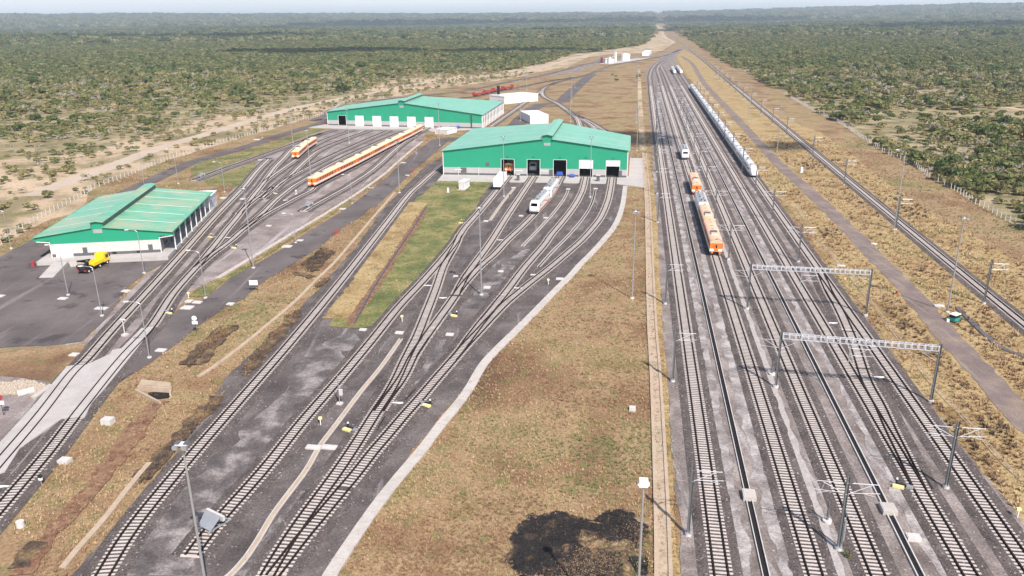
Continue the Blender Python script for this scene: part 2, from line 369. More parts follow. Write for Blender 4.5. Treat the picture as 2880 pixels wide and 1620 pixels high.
# ------------------------------------------------------------------ ground zones
fence_r=PL('K 1290,320 1350,340 1500,410 1700,540 1850,640 1930,690 2100,770 2300,900 2500,1010 20 690,660 820,740 960,820 1170,920 1400,1070 1570,1170 1720,1230 1860,1330 2080,1449 21 2200,80 2370,170 2576,275')
fence_r.append((fence_r[-1][0]+6.,fence_r[-1][1]-55))
left_edge=PL('00 -400,1449 0,1210 430,1180 700,1160 850,1090 1000,1040 1250,960 1350,900 1700,870 1950,830 2300,790 2576,735 10 170,700 240,640 420,600 800,565 1200,545 1400,500 1550,470 1740,410 1950,385 2250,345 K 1080,420 1090,330 1130,260 1100,205')
corr_top=PL('K 1100,190 1160,195 1250,245 1300,300')
CORR=left_edge+corr_top+fence_r+[(230,40),(-200,40),(-330,120)]
sheet('railway_corridor_grass',CORR,0.,M['grass'],2.,3)
SAND=PL('00 -400,1449 0,1210 430,1180 700,1160 850,1090 1000,1040 1250,960 1350,900 1700,870 1950,830 2300,790 2576,735 10 170,700 240,640 420,600 800,565 1200,545 1400,500 1550,470 1740,410 1950,385 2250,345 K 1080,420 1090,330 1130,260 1230,330 1250,420 1330,500 1230,570 1100,600 1000,600 800,605 600,620 400,640 200,730 0,850 10 1700,500 1300,590 900,650 700,680 400,735 0,800 00 2460,850 2100,960 1700,1080 1300,1200 1000,1310 700,1430 Z1 900,0 640,60 400,150 200,260 0,400')
sheet('sand_belt',SAND,.04,M['sand'],2.,3)
strip('sand_road',PL('00 250,1480 400,1415 800,1270 1200,1120 1600,1000 2000,880 2300,800 2576,745 10 300,690 700,615 1100,580 1400,535 1700,455 1950,400 2250,370 K 1250,500 1330,490 1250,420 1210,350'),8.5,.08,M['sandroad'],1.2)
sheet('straw_grass_verge',PL('K 1460,560 1600,640 1800,800 2200,1080 2576,1340 20 1040,1000 1300,1180 1560,1400 21 1800,100 2200,330 2576,560')+[(150,95),(120,60),(78,60)]+PL('22 2576,1300 2200,560 1750,20 21 1400,900 1100,560 830,150 Z3 950,560 700,120 K 1900,1300 1500,860 1380,640'),.04,M['grass_tan'],.8,2)
# right yard
RYL=PL('K 1450,545 1250,610 1120,720 1030,800 F 2110,500 2150,900 2155,1449 11 2350,0 12 2455,0 2510,640 2560,1449')+[(19.3,60)]
RYR=[(66,60)]+PL('22 2590,1050 2350,765 2100,470 1800,60 21 1700,1390 1500,1110 1400,975 1160,670 880,320 Z3 960,560 860,380 700,130 K 1960,1440 1700,1150 1500,900 1350,700 1400,600 1470,560')
sheet('right_yard_gravel',RYL+RYR,.06,M['yard'],.5,1.5)
# middle (workshop) yard
MID=[(-62,60)]+PL('n 196,1620 330,1475 500,1268 633,1067 745,960 880,831 925,780 1003,692 1078,587 1122,542 1165,500 Z4 1310,1040 1450,900 1620,820 Z2 180,380 2270,410 2250,540 2205,760 2120,950 1990,1110 1840,1280 1690,1430 E 2576,240 2400,410 2130,660 2000,810 1800,1010 1600,1200 1420,1400 C 2560,290 2330,560 2130,800 1930,1040 1780,1220 1680,1400 D 2000,240 1830,450 1480,930 1330,1150 1130,1449')+[(-17,60)]
sheet('workshop_yard_gravel',MID,.06,M['yardmid'],.5,1.5)
# left (depot) yard
LEFT=PL('01 0,1175 400,1160 620,1130 760,1000 880,870 1100,620 1290,510 1620,130 A 520,400 690,225 900,0 B 640,545 780,470 500,600 240,690 -40,790 -60,700 300,590 900,385 1300,225 1560,160 2300,170 Z4 1450,520 1400,620 B 2150,600 A 2450,0 2180,185 1400,680 900,985 540,1215 200,1380 01 1400,830 1150,1040 g 1440,120 1280,330 1050,570 980,740 700,1100 0,1900')+[(-90,60),(-150,60),(-128,102)]
sheet('depot_yard_gravel',LEFT,.06,M['yardleft'],.5,1.5)
# asphalt
sheet('parking_asphalt',PL('01 -200,540 0,500 380,400 1600,100 1700,130 1290,515 1100,612 950,735 850,890 760,1000 620,1130 400,1160 0,1178 -200,1190'),.10,M['asphalt'],.35,1.5)
strip('perimeter_road',PL('Z1 -200,640 0,560 450,330 820,90 B -60,545 200,470 600,355 950,235 1350,115 1500,60 Z4 200,400 300,350'),6.8,.13,M['asphalt'],.25)
strip('perimeter_road',PL('Z4 300,350 400,270 900,170 10 900,690 1300,610 1560,560 1750,510 K 560,680'),6.,.12,M['asphalt'],.3)
ROAD=PL('g 1180,400 1440,110 01 1165,1030 1400,850 1550,810 A 400,1449 600,1275 950,1065 1300,870 1500,730 1900,490 2100,350 2470,60 Z4 1090,950 1250,810 1400,700 1500,625 1650,595 1900,585 1900,600 1680,645 1560,745 1450,845 1300,965 1080,1185 850,1400 A 2300,400 2100,560 1950,645 1700,860 1500,985 1300,1110 1000,1290 840,1449 01 1700,872 1530,992 1350,1135 1160,1275 1000,1375 880,1449 g 1450,230 1320,330')
sheet('access_road',ROAD,.10,M['asphalt'],.2,1.5)
strip('service_road',PL('Z4 1900,590 2100,560 F 560,720 700,600 900,460 1080,440 1200,350 1330,230 1470,110'),10,.11,M['asphalt'],.3)
strip('far_service_road',PL('K -100,860 200,810 300,770 420,730 560,690 700,700 900,660 1100,640 1300,610 1460,545'),13,.07,M['yard'],.5)
strip('gravel_road',PL('K 1440,640 20 60,470 170,640 300,780 440,930 600,1105 740,1255 21 960,0 1240,270 1500,540 1720,760 1970,1060 ')+ext(PL('21 1970,1060 2330,1449'),0,60),4.8,.10,M['gravelroad'],.7)
# grass wedges inside the yards
sheet('green_grass_wedge',PL('11 1060,60 940,230 800,425 600,650 430,870 300,1000 100,1030 0,1020 -90,1010 100,760 280,480 430,240 540,80 Z2 -10,560 130,440 740,450 700,520 600,640'),.12,M['green'],.6,1.2)
strip('straw_grass_bank',PL('11 -20,960 120,780 300,480 440,260 570,80'),7,.14,M['grass_tan'],.7)
strip('red_soil_ditch',PL('11 60,1010 200,800 360,560 500,340 630,140'),2.2,.16,M['soil'],.5)
sheet('left_grass_field',PL('01 -200,1185 0,1185 400,1165 640,1140 600,1230 420,1449 g 560,290 0,230 -300,220'),.12,M['grass'],.5,1.2)
sheet('depot_grass_strip',PL('B -60,560 300,480 900,310 1200,190 1300,165 1420,175 1250,235 900,370 600,490 300,590 0,690 -100,720'),.12,M['green'],.5,1.5)
sheet('grass_triangle',PL('B 60,760 300,660 640,545 620,620 520,720 440,835 250,820 100,810'),.12,M['green'],.5,1.5)
sheet('roadside_grass_strip',PL('A 640,1200 900,1050 1300,800 1800,500 2050,330 2080,345 1900,450 1400,760 950,1060 600,1270 400,1430 200,1430 300,1340'),.13,M['green'],.4,1.2)
for i,s in enumerate(('A 1480,1060 1620,960 1700,880 1840,900 1870,940 1760,1020 1680,1130 1560,1160','A 1360,1150 1500,1160 1640,1210 1560,1230 1420,1190','A 1660,1290 1780,1220 1800,1240 1700,1320 1650,1330','01 1400,1300 1640,1050 1780,980 1700,1080 1560,1200 1430,1330','01 1830,1330 2050,1080 2280,870 2230,960 2000,1180 1850,1400','02 1040,760 1500,230 1700,60 1650,150 1350,480 1100,760','02 100,1420 230,1200 330,1180 300,1280 200,1400','11 2230,820 2340,830 2430,850 2330,845')):
    if i in(0,): sheet('scorched_patch',PL(s),.20+.008*i,M['scorch'],1.2,.4)
for i,s in enumerate(('A 1400,1160 1500,1190 1620,1210','A 1670,1320 1720,1280 1790,1230','01 1420,1310 1580,1160 1740,1010','01 1850,1370 2040,1150 2250,900','02 1070,720 1300,460 1500,240 1650,100','02 130,1400 220,1280 300,1200')):
    strip('scorched_patch',PL(s),(2.2,1.6,4.,2.4,2.2,1.8)[i],.215+.008*i,M['scorch'],1.1,ds=.6)
strip('red_soil_ditch',PL('g 1100,1449 1300,1150 1500,850 1700,640 1830,520'),2.4,.17,M['soil'],.8)
strip('red_soil_ditch',PL('02 150,1449 350,1200 560,950 760,720 1000,420 1200,150'),2.2,.18,M['soil'],.8)
_bp=PL('12 1310,1190 1400,1050 1520,1010 1700,985 1900,1020 2120,950 2220,1050 2310,1170 2250,1260 2120,1449 1330,1449'); _bc=(sum(p[0] for p in _bp)/len(_bp),sum(p[1] for p in _bp)/len(_bp))
sheet('singed_grass',[(_bc[0]+(x-_bc[0])*1.05,_bc[1]+(y-_bc[1])*1.07) for x,y in _bp],.105,M['singe'],1.8,.35)
sheet('burnt_patch',PL('12 1290,1190 1340,1130 1380,1050 1520,1010 1700,985 1900,1040 2000,960 2120,950 2200,1000 2220,1050 2290,1080 2320,1170 2250,1240 2130,1190 2000,1200 1880,1150 1800,1180 1950,1240 2080,1280 2120,1340 2060,1449 1330,1449 1300,1330'),.12,M['burnt'],1.6,.35)
sheet('burnt_patch',PL('12 2180,1320 2280,1300 2330,1350 2300,1449 2220,1449'),.12,M['burnt'],.6,.4)
for s,w in (('20 1700,440 1850,420 2100,480 2576,560',10),('20 1650,640 1850,720 2100,760 2576,830',7),('20 450,280 900,400 1300,500 1700,560',4)):
    strip('sandy_clearing',PL(s),w,.05,M['sand'],2.)
CLEAR=[PL('20 1700,440 1850,420 2100,480 2576,560'),PL('20 1650,640 1850,720 2100,760 2576,830')]
# concrete slabs and aprons
def slabthing(name,pts,z0,z1,m,label=None):
    return props(MB().prism(pts,z0,z1).build(name,m),kind='structure')
slabthing('workshop_apron',PL('Z2 120,440 190,360 2285,392 2300,180 2450,185 2475,520 2150,478 1400,462 700,455'),-.5,.2,M['conc'])
slabthing('depot_apron',PL('Z4 100,480 330,440 2090,480 2110,500 1500,525 1440,500 700,500'),-.5,.16,M['conc'])
_a,_b,_c=PL('Z1 410,550 1900,487 01 1620,115',1.1); WPLAT=[_a,_b,_c,(_a[0]+_c[0]-_b[0],_a[1]+_c[1]-_b[1])]
slabthing('warehouse_platform',WPLAT,-.2,1.1,M['conc'])
crossing=PL('01 1070,1038 1160,1032 g 1505,0 1200,380 1040,560 960,725 880,718 700,735 230,1070 60,1340 0,1360')+[(-98,80),(-99,87)]+PL('g 0,1010 420,545 760,140 820,130 990,118 1250,0 01 850,1205 920,1190')
slabthing('level_crossing_slab',crossing,-.2,.345,M['conc'])
# ------------------------------------------------------------------ railway tracks
def ray_line(x0,y0,vx,vy,ya,yb,z=.3):
    """straight track from a photo mark towards a vanishing mark, between two photo heights"""
    f=lambda y:(x0+(y-y0)*(x0-vx)/(y0-vy),y)
    return [G('n',*f(ya),z),G('n',*f(yb),z)]
VX,VY=1802,47
Z=.3
TR=[ # name-ish label, points
 ('leftmost straight track of the right-hand yard, beside the sandy drain',ray_line(2030,1620,VX,VY,1690,235)+PL('K 1080,850 1130,740 1220,680 1330,610 1420,555',Z)),
 ('second track of the right-hand yard, under the orange coaches',ray_line(2296,1620,VX,VY,1690,225)+PL('K 1170,760 1270,670',Z)),
 ('third track of the right-hand yard, just right of the double-arm masts',ray_line(2471,1620,VX,VY,1690,215)+PL('K 1200,740',Z)),
 ('fourth track of the right-hand yard, right of the black drain',ray_line(2732,1620,VX,VY,1690,195)),
 ('outermost track of the right-hand yard, under the long white train',ray_line(2530,1080,VX,VY,1690,190)),
 ('crossover track joining the two outer tracks under the portals',PL('21 1040,600 1110,760 1180,880 1290,1130 1400,1449 22 1480,140 1570,340 1680,560 1790,790',Z)),
 ('single main line on the far right with its own ballast shoulder',PL('K 1300,360 n 1950,145 2549,640 2990,1000',Z)),
 ('long curved track passing left of the main workshop',ext(PL('02 772,1449 1000,1080 C 398,0 A 1765,1449 2100,1030 2400,645 11 525,0 Z4 1370,1120 1490,1010 1630,900',Z),16,60)),
 ('track with the grey buffer stop, leading to the first workshop door',PL('02 1445,1290 1570,1120 C 88,1449 540,885 935,435 1300,0 E 485,740 760,445 1000,170 1135,0 Z2 430,970 510,880 650,720 790,550 930,375',Z)),
 ('track curving steeply down from the first workshop track',PL('Z2 370,1050 E 1135,30 1060,160 990,290 915,510 850,680 785,845 690,1080 600,1260 510,1449 C 1640,320 1500,590 1370,780 1235,1000 D 1262,242 1090,480 940,680 770,920 620,1150 445,1449',Z)),
 ('track to the second workshop door',PL('Z2 1210,385 1180,430 1040,640 900,850 E 1530,0 1430,140 1340,260 1240,400 1190,490 1140,590',Z)),
 ('track under the two white locomotives to the third workshop door',PL('Z2 1520,385 1400,600 1210,820 1050,980 900,1120 E 1560,150 1440,250 1340,350 1240,460 1150,580 1060,710 980,820 900,930 820,1040 740,1160 640,1310 C 1700,330 1610,480 1500,620 1390,790',Z)),
 ('track to the fifth workshop door along the pale concrete gutter',PL('Z2 2100,395 2090,470 2075,560 2045,680 1970,850 1850,1005 1735,1127 E 2400,120 2200,290 2000,445 1852,565 1712,680 1592,800 1478,920 1378,1030 C 2410,0 2200,240 1990,480 1830,670 1700,810 1500,1050 1330,1240 D 1480,260 1310,460 1150,650 1000,830 850,1000 700,1200 505,1449',Z)),
 ('track to the half-shuttered fourth workshop door',PL('Z2 1800,395 1790,440 1765,540 1690,690 1565,862 1385,1080 E 2150,15 1905,300 1710,560 1600,695 1500,820 1408,930 1338,1025 1275,1105 1205,1212 1073,1367',Z)),
 ('warehouse track crossing the slab, ending at a stop block',ext(PL('g 0,1205 440,690 880,130 01 600,1315 850,1035 A 0,1078 510,510 830,180 978,0 B 785,515',Z),14,0)),
 ('lead track from the level crossing into the depot fan',ext(PL('g 238,1449 530,1110 822,730 1408,0 01 1130,1030 A 20,1400 200,1190 320,1060 420,935 540,790 640,660 750,530 850,400 930,290 1020,180 B 720,795 860,600 960,500 1040,410 1150,330 1300,250 1420,215 1560,175',Z),14,0)),
 ('depot fan track under the single orange coach',PL('A 1000,205 1060,130 B 780,740 860,680 960,610 1090,520 1230,400 1360,325 1500,265 1740,180',Z)),
 ('middle depot fan track to the third closed shutter',PL('A 780,480 860,400 960,320 1060,250 1160,180 B 700,965 820,870 930,780 1040,690 1130,600 1230,510 1330,430 1450,370 1650,290 1950,182',Z)),
 ('depot fan track branching right towards the fourth shutter',PL('B 880,815 970,750 1060,700 1200,625 1330,560 1500,475 1800,340 2160,185',Z)),
 ('long depot track left of the seven-coach orange train',PL('A 300,1090 450,960 560,880 680,790 780,700 860,630 960,550 1060,460 1200,320 B 978,884 1060,820 1160,760 1300,680 1500,565 1800,420 2100,290 2340,190',Z)),
 ('depot track under the seven-coach orange train',PL('A 820,670 900,610 1000,540 1150,450 1300,370 1450,290 1600,215 B 1278,845 1500,725 1750,600 2100,415 2400,262 2600,150',Z)),
 ('short siding with a white buffer stop beside the pale kerb',PL('A 1510,455 1600,400 1800,290 2000,180 B 1750,775 1900,680 2050,560 2180,440 2300,340 2440,250',Z)),
 ('siding on the far left ending in a buffer stop beside the verge',PL('A 265,108 B 10,730 300,620 600,515 900,405 1200,295 1420,215',Z)),
 ('line leaving the back of the far depot towards the junction',PL('F 330,700 560,540 900,300 960,250 1060,210 1300,150 1500,90 K 600,750 900,690 1200,640 1440,555',Z)),
 ('curved line from the junction to the back of the main workshop',PL('F 1060,212 960,250 905,300 930,370 1070,440 1200,530 1290,600 1345,735',Z)),
 ('second line fanning out behind the main workshop',PL('F 1180,515 1300,590 1450,680 1530,760',Z)),
 ('third line fanning out behind the main workshop',PL('F 1250,565 1400,630 1640,770',Z)),
 ('line with the red flat wagons behind the far depot',PL('F -100,395 130,370 380,315 700,250 1000,190 1300,150',Z)),
]
CURV=[smooth(catmull(P,.65),14) if len(P)>2 else catmull(P,.65) for _,P in TR]
smesh={}
def sleeper_mesh():
    mb=MB(); mb.add([(-1.3,-.165,.03),(1.3,-.165,.03),(1.3,.165,.03),(-1.3,.165,.03),(-1.28,-.145,.235),(1.28,-.145,.235),(1.28,.145,.235),(-1.28,.145,.235)],[(4,5,6,7),(0,1,5,4),(1,2,6,5),(2,3,7,6),(3,0,4,7)],M['sleeper'])
    return mb.mesh('sleeper')
SM=sleeper_mesh(); tot=0
fine=[c[::3] for c in CURV]
railobjs=[]
for ti,((lab,_),P) in enumerate(zip(TR,CURV)):
    zo=ti*.003
    T,N=norms(P)
    t=thing('railway_track',lab,'railway track',(0,0,0),0,'tracks of the railway yard'); 
    far=P[:,1].min()>400
    bm_=MB(); Q=P[::4] if len(P)>60 else P
    sweep(bm_,Q,[(-2.6,.05+zo),(-1.75,.2+zo),(1.75,.2+zo),(2.6,.05+zo)],M['ballast'],closed=False)
    props(bm_.build('ballast_bed',None,t),kind='stuff')
    Qr=P[::2] if len(P)>20 else P
    if (P[-1]!=Qr[-1]).any(): Qr=np.vstack([Qr,P[-1]])
    for s in (-1,1):
        mb=MB(); o=s*.755; z0=.236+zo; z1=.415+zo
        sweep(mb,Qr,[(o-.14,z0),(o-.13,z0+.035),(o-.085,z0+.05),(o-.08,z1),(o+.08,z1),(o+.085,z0+.05),(o+.13,z0+.035),(o+.14,z0)],M['rail'])
        mb.build('rail',None,t)
    # sleepers
    others=[(k,fine[k]) for k in range(len(TR)) if k!=ti]
    idx=[];
    n=len(P); skip=np.zeros(n,bool); lo=np.full(n,-1.3); hi=np.full(n,1.3)
    for k,F_ in others:
        if (F_[:,0].min()-5>P[:,0].max()) or (F_[:,0].max()+5<P[:,0].min()) or (F_[:,1].min()-5>P[:,1].max()) or (F_[:,1].max()+5<P[:,1].min()): continue
        D=P[:,None,:]-F_[None,:,:]; dd=np.sqrt((D**2).sum(2)); j=dd.argmin(1); dm=dd[np.arange(n),j]
        if k<ti: skip|=dm<2.45
        else:
            v=F_[j]-P; lat=(v*N).sum(1); alo=np.abs((v*T).sum(1)); ok=(dm<2.45)&(alo<1.3)
            hi=np.where(ok,np.maximum(hi,lat+1.3),hi); lo=np.where(ok,np.minimum(lo,lat-1.3),lo)
    onslab=inpoly(P[:,0],P[:,1],crossing)
    mbs=MB(); cnt=0; nst=0
    order=np.argsort(P[:,1])
    vis=[]
    for i in order:
        if skip[i] or onslab[i]: continue
        x,y=P[i]; X,Y=proj(x,y,.2)
        if y<56: continue
        inside=(-60<X<2940 and Y<1680)
        L=(hi[i]-lo[i])/2.6; mid=(hi[i]+lo[i])/2; a=math.atan2(T[i][1],T[i][0])-math.pi/2
        cx,cy=x+N[i][0]*mid,y+N[i][1]*mid
        if inside and y<185 and cnt<300:
            o=link('sleeper',SM,t,(cx,cy,zo+rng.uniform(-.004,.004)),a+rng.uniform(-.01,.01)); 
            if L>1.01: o.scale=(L,1,1)
            cnt+=1
        elif inside and (y<700 or i%2==0):
            ca,sa=math.cos(a),math.sin(a)
            v=[]
            for (vx,vy,vz) in [(-1.3*L,-.16,.05),(1.3*L,-.16,.05),(1.3*L,.16,.05),(-1.3*L,.16,.05),(-1.3*L,-.145,.235),(1.3*L,-.145,.235),(1.3*L,.145,.235),(-1.3*L,.145,.235)]:
                v.append((cx+vx*ca-vy*sa,cy+vx*sa+vy*ca,vz+zo))
            mbs.add(v,[(4,5,6,7),(0,1,5,4),(2,3,7,6)],M['sleeper']); nst+=1
    if nst: props(mbs.build('sleepers',None,t),kind='stuff')
    tot+=cnt
print('sleepers',tot)
# check rails and switch blades where tracks part
def railbit(P,i0,i1,off,name,m=M['raildark'],w=.06,z=.43):
    Q=P[i0:i1+1]
    if len(Q)<3: return None
    mb=MB(); sweep(mb,Q,[(off-w,.25),(off-w,z),(off+w,z),(off+w,.25)],m); return mb
def switchwork(ti,lab):
    P=CURV[ti]; best=None
    for k in range(len(TR)):
        if k==ti: continue
        D=P[:,None,:]-fine[k][None,:,:]; dm=np.sqrt((D**2).sum(2)).min(1)
        for end in (0,1):
            seq=dm if end==0 else dm[::-1]
            if seq[:6].min()<.6 and len(seq)>40:
                j=np.argmax(seq>1.55)
                if j>5 and (best is None or j<best[0]): best=(j,end,k)
    if not best: return
    j,end,k=best; Q=P if end==0 else P[::-1]
    t=thing('railway_turnout',lab,'turnout',(float(Q[j//2][0]),float(Q[j//2][1]),0),0,'turnouts of the yard'); ox,oy=Q[j//2]
    for off in (-.62,.62):
        for nm,(a,b) in (('switch_blade',(2,max(6,j//3))),('check_rail',(max(j-9,3),j+5))):
            mb=railbit(Q,a,b,off,nm,w=.075)
            if mb: mb.v=[(x-ox,y-oy,z) for x,y,z in mb.v]; mb.build(nm,None,t)
for ti,l in ((5,'turnout where the crossover meets the outermost yard track below the portals'),(9,'turnout nearest the camera, where the steep curve leaves the first workshop track'),(10,'turnout joining the tracks of the second and third workshop doors'),(13,'turnout joining the fourth and fifth workshop door tracks by the pale gutter'),(11,'turnout where the locomotive track meets the steeply curving track'),(16,'turnout below the single orange coach'),(17,'turnout in the middle of the depot fan'),(18,'turnout splitting the third and fourth depot fan tracks'),(19,'turnout just right of the warehouse, nearest the road'),(20,'turnout below the front of the seven-coach orange train')): switchwork(ti,l)
# ------------------------------------------------------------------ buildings
def V2(a): return Vector((a[0],a[1]))
class Frame:
    """local frame on a front wall: u along the wall, w backwards, origin a"""
    def __init__(s,a,b,skew=None):
        s.a=V2(a); s.L=(V2(b)-s.a).length; s.e=(V2(b)-s.a).normalized(); s.n=Vector((-s.e.y,s.e.x))
        s.rot=math.atan2(s.e.y,s.e.x)
        s.sk=(skew.normalized() if skew else s.n)
    def uw(s,p):
        d=V2(p)-s.a; return (d.dot(s.e),d.dot(s.n))
def wall_strip(mb,u0,u1,z0,z1a,z1b,y0,y1,m):
    """upright wall piece from u0..u1, floor z0, top sloping z1a..z1b, thickness y0..y1"""
    mb.add([(u0,y0,z0),(u1,y0,z0),(u1,y0,z1b),(u0,y0,z1a),(u0,y1,z0),(u1,y1,z0),(u1,y1,z1b),(u0,y1,z1a)],
        [(0,1,2,3),(5,4,7,6),(4,0,3,7),(1,5,6,2),(3,2,6,7),(4,5,1,0)],m)
def gable_wall(fr,top,openings,bands,y0,y1):
    """openings [(u0,u1,h)], bands [(z0,z1 or None,mb,mat)]; top(u)"""
    cuts=sorted(set([0,fr.L]+[u for o in openings for u in o[:2]]+[t for t in top.__defaults__[0]]))
    for u0,u1 in zip(cuts[:-1],cuts[1:]):
        if u1-u0<.01: continue
        um=(u0+u1)/2; h=0
        for a,b,hh in openings:
            if a<=um<=b: h=hh
        for z0,z1,mb,m in bands:
            a=max(z0,h)
            if z1 is None: wall_strip(mb,u0,u1,a,top(u0+1e-4),top(u1-1e-4),y0,y1,m)
            elif a<z1: wall_strip(mb,u0,u1,a,z1,z1,y0-.0,y1,m)
def roof_quad(mb,pts,th,m):
    """pts: 4 xyz corners of the underside; extruded upwards"""
    v=[tuple(p) for p in pts]+[(p[0],p[1],p[2]+th) for p in pts]
    mb.add(v,[(0,3,2,1),(4,5,6,7),(0,1,5,4),(1,2,6,5),(2,3,7,6),(3,0,4,7)],m)
def shed(name,label,A,B,hL,hR,hRidge,ur,mw,mz,backs,doors,dz,side_dir,roofmat,overs=.7,monitor=True,oz=0.2):
    """A,B front corners; ur ridge u; mw monitor half width; mz monitor height above ridge slope; backs: (left,ridge,right) depth along side_dir"""
    fr=Frame(A,B); t=thing(name,label,'shed',(A[0],A[1],oz),fr.rot)
    sd=V2(side_dir).normalized(); se=Vector((sd.dot(fr.e),sd.dot(fr.n)))
    top=lambda u,_c=(ur-mw,ur,ur+mw): (hL+(hRidge-hL)*u/ur if u<=ur else hRidge+(hR-hRidge)*(u-ur)/(fr.L-ur))+(mz if monitor and abs(u-ur)<mw else 0)
    lo=MB();pl=MB();up=MB()
    gable_wall(fr,top,[(a,b,dz) for a,b,_ in doors],[(0,.75,pl,None),(.75,2.9,lo,None),(2.9,None,up,None)],0,.25)
    up.build('gable_cladding',M['greenwall'],t); lo.build('lower_wall',M['offwhite'],t); pl.build('plinth',M['plinth'],t)
    # side and back walls
    sw=MB()
    LB=(se.x*backs[0],se.y*backs[0]); RB=(fr.L+se.x*backs[2],se.y*backs[2]); MBk=(ur+se.x*backs[1],se.y*backs[1])
    def w3(p,q,hp,hq,m): 
        d=(Vector(q)-Vector(p)).normalized(); n=Vector((-d.y,d.x))*.12
        sw.add([(p[0]-n.x,p[1]-n.y,0),(q[0]-n.x,q[1]-n.y,0),(q[0]-n.x,q[1]-n.y,hq),(p[0]-n.x,p[1]-n.y,hp),(p[0]+n.x,p[1]+n.y,0),(q[0]+n.x,q[1]+n.y,0),(q[0]+n.x,q[1]+n.y,hq),(p[0]+n.x,p[1]+n.y,hp)],[(0,1,2,3),(5,4,7,6),(3,2,6,7),(4,0,3,7),(1,5,6,2)],m)
    w3((0.13,.25),LB,hL-.05,hL-.05,M['offwhite']); w3((fr.L-.13,.25),RB,hR-.05,hR-.05,M['offwhite'])
    w3(LB,MBk,hL-.05,hRidge-.05,M['greenwall']); w3(MBk,RB,hRidge-.05,hR-.05,M['greenwall'])
    sw.build('side_walls',None,t)
    fl=MB().prism([(.3,.3),(fr.L-.3,.3),(RB[0]-.3,RB[1]-.3),(MBk[0],MBk[1]-.3),(LB[0]+.3,LB[1]-.3)],-.1,.03).build('workshop_floor',M['inside'],t)
    # roof halves
    o=overs; k=(hRidge-hL)/ur; k2=(hRidge-hR)/(fr.L-ur)
    rl=MB(); roof_quad(rl,[(-o,-o,hL-k*o+.02),(ur-mw*.9,-o,hRidge-k*mw*.9+.02),(MBk[0]-mw*.9,MBk[1]+o,hRidge-k*mw*.9+.02),(LB[0]-o,LB[1]+o,hL-k*o+.02)],.14,None)
    rr=MB(); roof_quad(rr,[(ur+mw*.9,-o,hRidge-k2*mw*.9+.02),(fr.L+o,-o,hR-k2*o+.02),(RB[0]+o,RB[1]+o,hR-k2*o+.02),(MBk[0]+mw*.9,MBk[1]+o,hRidge-k2*mw*.9+.02)],.14,None)
    a=rl.build('roof',M[roofmat],t); b=rr.build('roof',M[roofmat],t)
    if monitor:
        mo=MB(); zt=hRidge+mz
        for y0,y1 in ((0,1),):
            for sx in (-1,1):
                x=sx*mw
                mo.add([(ur+x*.93,-o+.3,hRidge-1.2),(MBk[0]+x*.93,MBk[1]+o-.3,hRidge-1.2),(MBk[0]+x*.93,MBk[1]+o-.3,zt-.35),(ur+x*.93,-o+.3,zt-.35)],[(0,1,2,3),(3,2,1,0)],M['louvre'])
        mo.build('monitor_louvres',None,t)
        mt=MB()
        for sx in (-1,1):
            roof_quad(mt,[(ur,-o-.1,zt),(ur+sx*mw*1.12,-o-.1,zt-.4),(MBk[0]+sx*mw*1.12,MBk[1]+o+.1,zt-.4),(MBk[0],MBk[1]+o+.1,zt)] if sx>0 else [(ur-mw*1.12,-o-.1,zt-.4),(ur,-o-.1,zt),(MBk[0],MBk[1]+o+.1,zt),(MBk[0]-mw*1.12,MBk[1]+o+.1,zt-.4)],.13,None)
        mt.build('monitor_roof',M[roofmat],t)
        MB().box(ur-1.2,-.06,hRidge-2.7,ur+1.2,.0,hRidge-1.6).build('gable_vent',M['louvre'],t)
    # gutter trims
    tr=MB(); tr.add([],[]); 
    tr.tube((fr.L+o,-o,hR-k2*o-.02),(RB[0]+o,RB[1]+o,hR-k2*o-.02),.1,None,4); tr.tube((-o,-o,hL-k*o-.02),(LB[0]-o,LB[1]+o,hL-k*o-.02),.1,None,4)
    tr.build('gutter',M['steel'],t)
    # downpipes, corner trims
    for u in (.1,fr.L-.1):
        MB().box(u-.12,-.12,0,u+.12,-.01,top(min(max(u,.2),fr.L-.2))-.3).build('corner_trim',M['white'],t)
    # doors
    for a,b_,st in doors:
        jm=MB(); jm.box(a-.15,-.05,0,a,.3,dz+.12).box(b_,-.05,0,b_+.15,.3,dz+.12).box(a,-.05,dz,b_,.3,dz+.12)
        d=jm.build('door_frame',M['white'],t)
        if st>0: 
            sh=MB(); z=dz*(1-st); nn=max(2,int(dz*st/.45))
            for q in range(nn):
                za=z+(dz-z)*q/nn; zb=z+(dz-z)*(q+1)/nn; sh.box(a,.08+.01*(q%2),za,b_,.14,zb)
            sh.build('roller_shutter',M['shutter'],d)
        props(MB().box((a+b_)/2-.2,-.35,dz+.9,(a+b_)/2+.2,-.02,dz+1.1).build('door_lamp',M['dark'],t))
    def skyl(side,w,wd=.5):
        if side<0:
            f=w; y=se.y*backs[0]*f; x0=se.x*backs[0]*f
            MB().add([(x0,y,hL+.2),(ur-mw+se.x*backs[1]*f,se.y*backs[1]*f,hRidge-k*mw+.2),(ur-mw+se.x*backs[1]*f,se.y*backs[1]*f+wd,hRidge-k*mw+.2),(x0,y+wd,hL+.2)],[(0,1,2,3)]).build('skylight_strip',M['skyl'],t)
        else:
            f=w
            MB().add([(ur+mw+se.x*backs[1]*f,se.y*backs[1]*f,hRidge-k2*mw+.2),(fr.L+se.x*backs[2]*f,se.y*backs[2]*f,hR+.2),(fr.L+se.x*backs[2]*f,se.y*backs[2]*f+wd,hR+.2),(ur+mw+se.x*backs[1]*f,se.y*backs[1]*f+wd,hRidge-k2*mw+.2)],[(0,1,2,3)]).build('skylight_strip',M['skyl'],t)
    return t,fr,se,skyl,RB,LB,MBk
